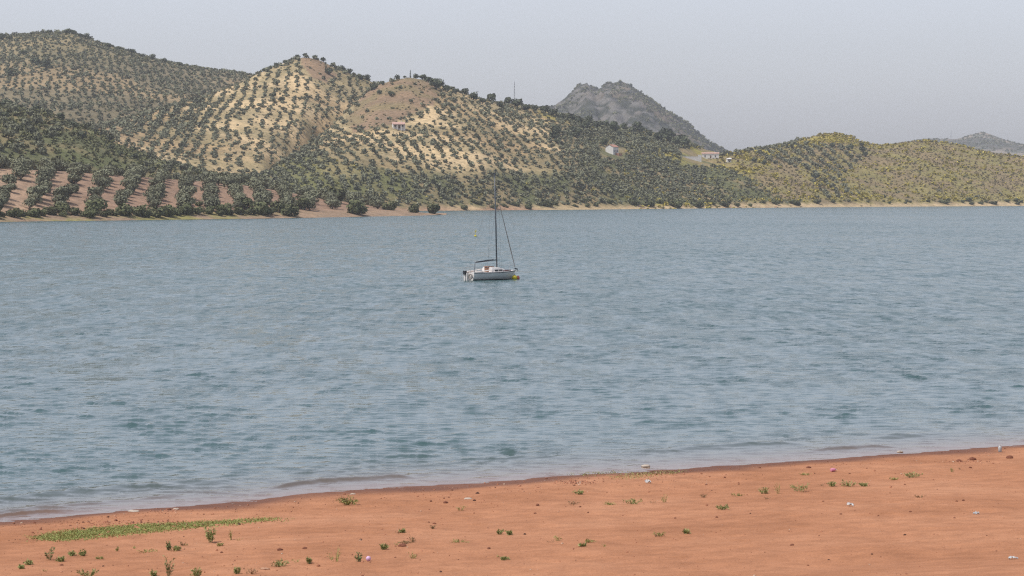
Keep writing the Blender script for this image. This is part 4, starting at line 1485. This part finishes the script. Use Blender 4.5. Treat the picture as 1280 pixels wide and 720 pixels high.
# mooring buoys and line
bw = boat.matrix_basis @ __import__('mathutils').Vector((bowp[0] + .1, 0, 0))
bx, by = P(643.2, 349.4, CAMZ * FPX / (349.2 - HZ))[:2]
by_ = by
e = empty('mooring_buoy', (bx, by, 0.0))
tag(e, 'round yellow mooring buoy floating under the boat bow', 'buoy')
MB().ball((0, 0, .14), .27, 18, 12).build('float', M_YEL, e, True)
MB().tube([(0, 0, .38), (0, 0, .52)], .03, 6).build('stem', M_DARK, e)
MB().tube([(.07 * math.cos(k * .628), 0, .56 + .07 * math.sin(k * .628)) for k in range(11)], .015, 5).build('shackle', M_RAIL, e)
e2 = empty('pick_up_float', (bx + .33, by + .12, 0.0), .4)
tag(e2, 'small faded red float beside the yellow mooring buoy', 'float')
MB().ball((0, 0, .13), .16, 14, 10, 1, 1, 1.35).build('float', M_RED, e2, True)
MB().tube([(0, 0, .32), (0, 0, .42)], .02, 5).build('eye', M_DARK, e2)
bpy.context.view_layer.update()
bw = boat.matrix_world @ __import__('mathutils').Vector((bowp[0] + .15, 0, bowp[2] - .02))
pp = [np.array(bw), np.array((bx, by, .56))]
mid = (pp[0] + pp[1]) / 2 - np.array((0, 0, .06))
tag(MB().tube([pp[0], mid, pp[1]], .018, 5).build('mooring_rope', M_ROPE), 'pale mooring rope from the boat bow down to the yellow buoy', 'rope')
# marker buoy farther out
my = CAMZ * FPX / (295.5 - HZ)
mk = empty('marker_buoy', ((594.3 - 640) / FPX * my, my, 0))
tag(mk, 'tiny yellow spar marker buoy far behind the boat', 'buoy')
MB().ball((0, 0, .08), .28, 12, 8, 1, 1, .7).build('float', M_YEL, mk, True)
MB().tube([(0, 0, .2), (.05, 0, 1.05)], .05, 6).build('spar', M_YEL, mk)
mx = MB(); mx.tube([(-.2, 0, .85), (.3, 0, 1.3)], .04, 5); mx.tube([(.3, 0, .85), (-.2, 0, 1.3)], .04, 5)
mx.build('top_mark', M_YEL, mk)

# ------------------------------------------------------------------ weeds on the beach
def leaf_mat(name, col, tip):
    m, n, b = new_mat(name)
    geo = N(n, 'ShaderNodeNewGeometry')
    c = mixc(n, geo.outputs['Random Per Island'], col, tip)
    n.links.new(c, b.inputs['Base Color'])
    b.inputs['Roughness'].default_value = 0.7
    b.inputs['Specular IOR Level'].default_value = 0.2
    return m


M_WEED = leaf_mat('weed_leaves', (0.19, 0.225, 0.075), (0.34, 0.34, 0.14))
M_WEEDY = leaf_mat('yellow_weed_leaves', (0.20, 0.21, 0.06), (0.34, 0.32, 0.12))
M_WEEDD = leaf_mat('dark_weed_leaves', (0.125, 0.15, 0.062), (0.23, 0.24, 0.10))
M_WEEDB = leaf_mat('dry_weed_stems', (0.17, 0.11, 0.06), (0.24, 0.17, 0.08))
M_GRASS = leaf_mat('grass_blades', (0.20, 0.235, 0.065), (0.31, 0.32, 0.11))


def weed_mesh(r, w, h, stems, leaves, ls, upright=0.6, stemr=0.004):
    """stems fanning out from a root with leaf blades along them"""
    V, F = [], []
    for s in range(stems):
        a = r.uniform(0, 6.28)
        out = r.uniform(.1, 1) ** .7 * w / 2 * (1 - .25 * upright)
        top = np.array((out * math.cos(a), out * math.sin(a), h * r.uniform(.45, 1) * (1 - .5 * (1 - upright) * out / (w / 2 + 1e-6))))
        root = np.array((out * .35 * math.cos(a), out * .35 * math.sin(a), -.01))
        mid = root * .5 + top * .5 + np.array((0, 0, h * .12))
        side = np.array((-math.sin(a), math.cos(a), 0))
        o = len(V)
        for p, k in ((root, 1), (mid, .8), (top, .3)):
            V += [p - side * stemr * k, p + side * stemr * k]
        F += [(o, o + 1, o + 3, o + 2), (o + 2, o + 3, o + 5, o + 4)]
        for l in range(leaves):
            q = r.uniform(.15, 1)
            c = root * (1 - q) ** 2 + 2 * mid * q * (1 - q) + top * q * q
            d = r.normal(size=3) + np.array((math.cos(a), math.sin(a), .9)); d /= np.linalg.norm(d)
            sd = np.cross(d, r.normal(size=3)); sd /= np.linalg.norm(sd)
            L = ls * r.uniform(.6, 1.3)
            o = len(V)
            V += [c, c + d * L * .5 + sd * L * .2, c + d * L, c + d * L * .5 - sd * L * .2]
            F.append((o, o + 1, o + 2, o + 3))
    return np.array(V), np.array(F)


KINDS = {
    'leafy': (M_WEED, 'low leafy green weed on the red sand', 'leafy green weeds on the beach', dict(stems=24, leaves=7, ls=.05, upright=.35)),
    'spike': (M_WEEDD, 'upright dark green spiky weed on the red sand', 'spiky weeds on the beach', dict(stems=11, leaves=13, ls=.05, upright=1.0)),
    'sparse': (M_WEEDY, 'sparse yellow green weed with thin open stems on red sand', 'thin stemmed weeds on the beach', dict(stems=11, leaves=5, ls=.035, upright=.7)),
    'runner': (M_WEEDY, 'flat creeping weed runner spread over the red sand', 'creeping weeds on the beach', dict(stems=22, leaves=6, ls=.035, upright=.2)),
    'dry': (M_WEEDB, 'dry brown weed tuft on the red sand', 'dry weed tufts on the beach', dict(stems=16, leaves=5, ls=.03, upright=.5)),
}
WEEDS = [(27, 711, 4, 7, 'leafy'), (35, 706, 6, 11, 'leafy'), (62, 700, 15, 16, 'spike'), (76, 702, 6, 12, 'leafy'), (90, 695, 6, 9, 'leafy'), (102, 695, 8, 11, 'leafy'), (110, 721, 10, 26, 'leafy'),
         (125, 699, 3, 11, 'runner'), (146, 689, 6, 4, 'sparse'), (185, 690, 3, 27, 'runner'), (211, 688, 10, 6, 'spike'), (221, 688, 5, 9, 'leafy'), (228, 682, 4, 9, 'dry'), (211, 721, 24, 17, 'spike'),
         (246, 722, 14, 11, 'leafy'), (192, 721, 8, 8, 'leafy'), (297, 717, 8, 8, 'leafy'), (314, 717, 8, 26, 'dry'), (289, 675, 14, 7, 'sparse'), (275, 682, 3, 9, 'runner'),
         (349, 708, 8, 25, 'leafy'), (420, 702, 17, 32, 'sparse'), (448, 702, 10, 9, 'spike'), (480, 687, 7, 11, 'leafy'), (503, 666, 4, 9, 'leafy'), (515, 677, 8, 11, 'dry'), (575, 638, 5, 15, 'sparse'),
         (625, 668, 6, 8, 'leafy'), (637, 669, 5, 7, 'leafy'), (575, 678, 3, 30, 'runner'), (631, 700, 3, 11, 'leafy'), (516, 698, 8, 20, 'sparse'), (386, 704, 8, 6, 'leafy'), (540, 661, 5, 10, 'dry'), (507, 680, 4, 14, 'dry'),
         (723, 618, 5, 13, 'leafy'), (762, 631, 3, 18, 'runner'), (790, 630, 8, 28, 'leafy'), (830, 628, 10, 11, 'sparse'), (902, 637, 6, 18, 'leafy'), (825, 670, 6, 16, 'runner'), (858, 667, 5, 9, 'leafy'), (697, 676, 6, 18, 'sparse'), (738, 678, 4, 16, 'runner'), (728, 683, 3, 9, 'leafy'),
         (955, 617, 8, 16, 'leafy'), (973, 617, 15, 16, 'sparse'), (1000, 614, 11, 28, 'leafy'), (1040, 608, 7, 13, 'leafy'), (1062, 608, 8, 24, 'leafy'), (1080, 608, 5, 13, 'leafy'), (1117, 600, 4, 12, 'runner'), (1140, 597, 8, 25, 'leafy'), (1006, 594, 3, 16, 'runner'), (1190, 590, 5, 8, 'sparse'), (920, 620, 4, 22, 'runner'),
         (715, 630, 4, 22, 'dry'), (1150, 622, 4, 20, 'dry'), (880, 622, 3, 10, 'dry')]
rw = np.random.default_rng(77)
for (a, b, hp, wp, kd) in WEEDS:
    x, y, z = beach_at(a, b)
    pm = y / FPX
    mat, lab, grp, kw = KINDS[kd]
    V, F = weed_mesh(rw, wp * pm * 1.15, hp * pm * 1.1, **kw)
    o = link('beach_weed', mesh_np('beach_weed', V, F), mat, None, (x, y, z))
    tag(o, lab, 'weed', grp)
for (a, b, hp, wp, kd) in WEEDS[::2]:
    x, y, z = beach_at(a + rw.normal(0, 14), b + rw.normal(0, 2.5))
    V, F = weed_mesh(rw, rw.uniform(.12, .35), rw.uniform(.03, .09), 9, 3, .025, .5, .003)
    tag(link('grass_sprig', mesh_np('grass_sprig', V, F), M_WEEDB if rw.random() < .45 else M_WEEDY, None, (x, y, z)), 'tiny wispy grass sprig on the red sand', 'grass', 'grass sprigs on the beach')
# two that stand out
x, y, z = beach_at(263, 678)
V, F = weed_mesh(rw, 18 * y / FPX, 22 * y / FPX, 20, 14, .06, .8)
tag(link('beach_weed', mesh_np('beach_weed', V, F), M_WEED, None, (x, y, z)), 'dense bushy green weed just below the grass strip', 'weed')
x, y, z = beach_at(435, 631)
e = empty('beach_weed', (x, y, z)); tag(e, 'wide green and reddish weed clump by the waterline', 'weed')
V, F = weed_mesh(rw, 38 * y / FPX, 10 * y / FPX, 40, 12, .05, .6)
link('leaves', mesh_np('leaves', V, F), M_WEEDY, e)
V, F = weed_mesh(rw, 36 * y / FPX, 13 * y / FPX, 22, 3, .03, .9, .007)
link('stems', mesh_np('stems', V, F), M_WEEDB, e)


def blades(polys, n, h, seed, name, label, mat):
    r = np.random.default_rng(seed)
    V, F = [], []
    for pts in polys:
        xs = [p[0] for p in pts]; ys = [p[1] for p in pts]
        k = 0
        while k < n:
            a, b = r.uniform(min(xs), max(xs)), r.uniform(min(ys), max(ys))
            if not poly_mask(np.array([a]), np.array([b]), pts)[0]: continue
            a, b = a + r.normal(0, 9), b + r.normal(0, 1.0)
            if vnoise(np.array([a / 9]), np.array([b / 2]), 5)[0] < 0.12: k += 1; continue
            k += 1
            # ground point from the pixel with the local beach slope
            lo, hi = 35.0, 95.0
            for _ in range(16):
                mdl = (lo + hi) / 2
                zz = float(BZ((a - 640) / FPX * mdl, mdl))
                if HZ - (zz - CAMZ) * FPX / mdl > b: lo = mdl
                else: hi = mdl
            X_, Y_ = (a - 640) / FPX * lo, lo
            t = r.uniform(0, 6.28); hh = h * r.uniform(.5, 1.3); wd = .014 * r.uniform(.7, 1.5)
            lean = r.normal(size=2) * hh * 1.1
            o = len(V)
            V += [(X_ - wd * math.cos(t), Y_ - wd * math.sin(t), zz - .005), (X_ + wd * math.cos(t), Y_ + wd * math.sin(t), zz - .005), (X_ + lean[0], Y_ + lean[1], zz + hh)]
            F.append((o, o + 1, o + 2))
    o = link(name, mesh_np(name, np.array(V), np.array(F)), mat)
    return tag(o, label, 'grass', None, 'stuff')


# quick bilinear table of the beach for many blades
_tx = np.linspace(-16, 22, 761); _ty = np.linspace(34, 100, 1321)
_TZ = beach_z(*np.meshgrid(_tx, _ty, indexing='ij'))


def BZ(x, y):
    i = min(max((x + 16) / .05, 0), 759.0); j = min(max((y - 34) / .05, 0), 1319.0)
    i0, j0 = int(i), int(j); a, b = i - i0, j - j0
    return (_TZ[i0, j0] * (1 - a) + _TZ[i0 + 1, j0] * a) * (1 - b) + (_TZ[i0, j0 + 1] * (1 - a) + _TZ[i0 + 1, j0 + 1] * a) * b


blades([[(42, 672), (75, 665), (120, 660), (170, 656), (240, 653), (300, 650), (345, 647), (348, 650), (300, 654), (230, 661), (150, 669), (90, 675), (60, 676)]], 15000, .024, 3, 'grass_strip', 'strip of short green grass on the red sand', M_GRASS)
blades([[(768, 596), (790, 592), (852, 588), (855, 590), (800, 597), (772, 599)], [(700, 592), (760, 588), (780, 589), (730, 594)]], 600, .03, 4, 'waterline_grass', 'thin yellowish grass on the wet sand at the waterline', M_WEEDY)

# ------------------------------------------------------------------ stones, clods, litter
def stone_mesh(r, flat=.6):
    m = MB().ball((0, 0, 0), 1, 8, 6, 1, r.uniform(.6, .9), flat)
    V = np.array(m.v)
    V = V * (1 + .35 * (np.array([vnoise(p[0] * 1.7 + 9, p[1] * 1.7 + p[2] * 1.3, int(r.integers(99))) for p in V])[:, None] - .5))
    m.v = [tuple(p) for p in V]
    return m.mesh('clod')


M_CLOD = simple('damp_clay', (0.19, 0.075, 0.045), 0.95, 0.2, 14)
M_DCLOD = simple('dark_clod', (0.07, 0.035, 0.028), 0.9, 0.2, 14)
M_PALE = simple('pale_stone', (0.45, 0.38, 0.31), 0.85, 0.12, 14)
CL = [stone_mesh(rw) for i in range(6)]
for c_ in CL: c_.materials.append(M_CLOD)
CLD = [stone_mesh(rw, .75) for i in range(4)]
for c_ in CLD: c_.materials.append(M_DCLOD)
clods = [(350, 688, 10, 0), (381, 686, 8, 0), (451, 675, 5, 1), (503, 683, 13, 0), (551, 715, 5, 1), (536, 653, 4, 0), (543, 655, 6, 0), (299, 656, 6, 1), (597, 617, 6, 1), (555, 623, 4, 0), (561, 622, 4, 0), (593, 626, 5, 1), (557, 629, 9, 0),
         (105, 661, 5, 1), (65, 670, 4, 0), (277, 691, 6, 0), (77, 707, 7, 0), (129, 708, 4, 1), (43, 654, 6, 0), (145, 651, 8, 0), (211, 637, 8, 0), (494, 697, 4, 0), (611, 686, 7, 0), (656, 668, 5, 1), (672, 632, 8, 0), (669, 642, 5, 0), (735, 641, 4, 0), (725, 634, 5, 0),
         (844, 648, 4, 0), (896, 647, 6, 0), (938, 642, 3, 1), (1029, 627, 4, 0), (1011, 585, 8, 0), (1131, 606, 4, 0), (1213, 585, 6, 0), (1204, 626, 6, 0), (1196, 627, 5, 0), (1138, 640, 5, 0), (1131, 669, 5, 1), (1098, 645, 4, 0), (1036, 700, 4, 1), (990, 682, 7, 0), (1010, 707, 4, 0),
         (1199, 577, 10, 0), (1216, 575, 12, 0), (1262, 573, 12, 0), (1090, 693, 4, 1), (1051, 643, 5, 0), (906, 597, 5, 0), (883, 606, 4, 0)]
for (a, b, wp, dk) in clods:
    x, y, z = beach_at(a, b)
    o = bpy.data.objects.new('clod', rr.choice(CLD if dk else CL)); COL.objects.link(o)
    s = wp * y / FPX / 2.4
    o.location = (x, y, z + s * .15); o.scale = (s, s, s * .9); o.rotation_euler = (0, 0, rr.uniform(0, 6.28))
    tag(o, 'small nearly black clod lying on the red sand' if dk else 'small reddish brown clay clod on the red sand', 'clod', 'dark clods on the beach' if dk else 'clay clods on the beach')

# crumbled clay and pebbles too many to count
def crumbs():
    r = np.random.default_rng(91)
    pv_ = []
    for c_ in range(5):
        m = MB().ball((0, 0, 0), 1, 5, 3, 1, r.uniform(.6, .95), .6)
        f4 = [f for f in m.f]
        pv_.append((np.array(m.v) * r.uniform(.8, 1.2, (len(m.v), 1)), np.array(f4)))
    items = []
    for k in range(3400):
        a = r.uniform(-30, 1310); t = r.random()
        sy = np.interp(a, _nx, [p[1] for p in NEAR])
        b = sy + 4 + (740 - sy) * t ** 1.3 if r.random() < .62 else sy + r.exponential(14) + 3
        if b > 745: continue
        lo, hi = 35.0, 99.0
        for _ in range(14):
            mdl = (lo + hi) / 2
            zz = BZ((a - 640) / FPX * mdl, mdl)
            if HZ - (zz - CAMZ) * FPX / mdl > b: lo = mdl
            else: hi = mdl
        s = .005 + r.exponential(.0055)
        if b - sy < 18: s *= 1.3
        items.append(((a - 640) / FPX * lo, lo, zz + s * .2, min(s, .05)))
    # the crumbled heap near the waterline
    for (a0, b0, sx, sy_, nn) in ((722, 603, 14, 1.6, 130), (1205, 577, 18, 1.2, 60), (205, 639, 10, 1.2, 40), (150, 654, 50, 2, 120)):
        for k in range(nn):
            a, b = r.normal(a0, sx), r.normal(b0, sy_)
            x, y, z = beach_at(a, b)
            items.append((x, y, z, r.uniform(.012, .045)))
    V, F, T = scatter(pv_, items, r)
    me = mesh_np('sand_crumbs', V, F, True)
    fattr(me, 'tint', T)
    m, n, b = new_mat('clay_crumbs')
    c = ramp(n, attr(n, 'tint').outputs['Fac'], [(0, (0.13, 0.055, 0.035)), (.45, (0.30, 0.12, 0.065)), (.85, (0.42, 0.19, 0.11)), (1, (0.5, 0.40, 0.30))])
    n.links.new(c.outputs[0], b.inputs['Base Color'])
    b.inputs['Roughness'].default_value = .95
    tag(link('sand_crumbs', me, m), 'fine reddish clay crumbs and pebbles strewn over the sand', 'pebbles', None, 'stuff')


crumbs()

M_PLASTIC = simple('white_plastic', (0.55, 0.53, 0.51), 0.4, 0.06, 9, 0.4)
M_LILAC = simple('lilac_plastic', (0.62, 0.42, 0.62), 0.5, 0.06, 9)
M_PINK = simple('pink_plastic', (0.60, 0.24, 0.34), 0.5, 0.08, 9)
M_GREYP = simple('grey_plastic', (0.45, 0.46, 0.46), 0.5, 0.08, 9)
M_FOAM = simple('foam_white', (0.75, 0.72, 0.68), 0.9, 0.06, 14)


def pale_stone(px, py, wp, label, flat=.4, mat=M_PALE):
    x, y, z = beach_at(px, py)
    me = stone_mesh(rw, flat)
    me.materials.append(mat)
    o = bpy.data.objects.new('pale_stone', me); COL.objects.link(o)
    s = wp * y / FPX / 2.5
    o.location = (x, y, max(z, 0) + s * flat * .3); o.scale = (s, s, s)
    return tag(o, label, 'stone')


pale_stone(220, 637, 10, 'whitish stone at the water edge next to clay clods')
pale_stone(167, 639.5, 18, 'wide flat white stone washed by the water', .22)
pale_stone(807, 585, 14, 'flat pale stone in the shallows above the yellowish grass', .35)
pale_stone(1125, 566, 10, 'pale stone at the edge of the muddy water', .4)
pale_stone(585, 624, 13, 'flat beige stone on the sand behind dark clods', .3)
pale_stone(331, 712, 17, 'long sand coloured stone beside a dry weed tuft', .3, simple('tan_stone', (0.42, 0.25, 0.16), .9, .1, 12))
pale_stone(441, 618, 9, 'whitish stone behind the reddish weed clump', .35)


def crumple(px, py, wp, hp, label, mat, cat='litter', name='plastic_scrap'):
    x, y, z = beach_at(px, py)
    w_, h_ = wp * y / FPX, hp * y / FPX
    n = 7
    gx, gy = np.meshgrid(np.linspace(-.5, .5, n), np.linspace(-.5, .5, n), indexing='ij')
    zz = (rw.random((n, n)) ** .8) * h_ * (1 - (gx ** 2 + gy ** 2) * .9)
    xx = gx * w_ + rw.normal(0, w_ * .04, (n, n)); yy = gy * w_ * .8 + rw.normal(0, w_ * .04, (n, n))
    idx = np.arange(n * n).reshape(n, n)
    F = np.stack([idx[:-1, :-1], idx[1:, :-1], idx[1:, 1:], idx[:-1, 1:]], -1).reshape(-1, 4)
    V = np.stack([xx, yy, zz + .004], -1).reshape(-1, 3)
    V2 = np.concatenate([V, V + np.array((0, 0, -.004))]); F2 = np.concatenate([F, F[:, ::-1] + n * n])
    o = link(name, mesh_np(name, V2, F2), mat, None, (x, y, z + .003))
    return tag(o, label, cat)


crumple(810, 604, 8, 5, 'crumpled white scrap on sand below the yellowish waterline grass', M_PLASTIC)
crumple(1063, 633, 8, 6, 'crumpled grey white scrap alone on open sand', M_PLASTIC)
crumple(1220, 643, 7, 4, 'small bluish grey plastic scrap on bare sand', M_GREYP)
crumple(1266, 699, 11, 4, 'long flat grey scrap on empty smooth sand', M_GREYP)


def bottle(px, py, lp, rp, rz, label, mat, capm, upright=False):
    x, y, z = beach_at(px, py)
    L, R = lp * y / FPX, rp * y / FPX
    e = empty('plastic_bottle', (x, y, z + (0 if upright else R * .95)), rz)
    tag(e, label, 'bottle')
    pr = [(0, .8), (.03, 1), (.35, .95), (.45, 1), (.68, 1), (.8, .6), (.88, .36), (.94, .34)]
    ax = (lambda t: (0, 0, t)) if upright else (lambda t: (t - L / 2, 0, 0))
    MB().tube([ax(t * L) for t, k in pr], [R * k for t, k in pr], 10).build('body', mat, e, True)
    MB().tube([ax(.93 * L), ax(L)], R * .42, 8).build('cap', capm, e)
    return e


bottle(1042, 589.5, 8, 2.2, .5, 'pink and white plastic bottle lying near the waterline', M_PINK, M_PLASTIC)
bottle(1250, 565, 9, 2.2, 0, 'grey plastic bottle standing at the water edge', M_GREYP, M_PLASTIC, True)
# lilac ball beside a dark weed
x, y, z = beach_at(460.5, 701.5)
R = 3.2 * y / FPX
e = empty('beach_ball', (x, y, z)); tag(e, 'small lilac ball resting on the sand beside a spiky weed', 'ball')
MB().ball((0, 0, R * .97), R, 16, 10).build('body', M_LILAC, e, True)
MB().ball((0, 0, R * 1.92), R * .16, 8, 5, 1, 1, .6).build('valve', M_PLASTIC, e, True)
# fallen stick
for (a, b, lp, rz) in ((508, 679, 22, .15),):
    x, y, z = beach_at(a, b)
    L = lp * y / FPX
    m = MB().tube([(-L / 2, 0, .015), (-L * .1, .02, .03), (L * .2, -.02, .02), (L / 2, .03, .015)], [.010, .013, .010, .005], 6)
    m.tube([(L * .1, 0, .02), (L * .2, .08, .06)], [.007, .003], 5)
    o = m.build('driftwood_stick', M_WEEDB, None, False, (x, y, z)); o.rotation_euler = (0, 0, rz)
    tag(o, 'thin brown driftwood stick on the red sand', 'stick')

print('TRIS', sum(len(m.loops) - 2 * len(m.polygons) for m in bpy.data.meshes))
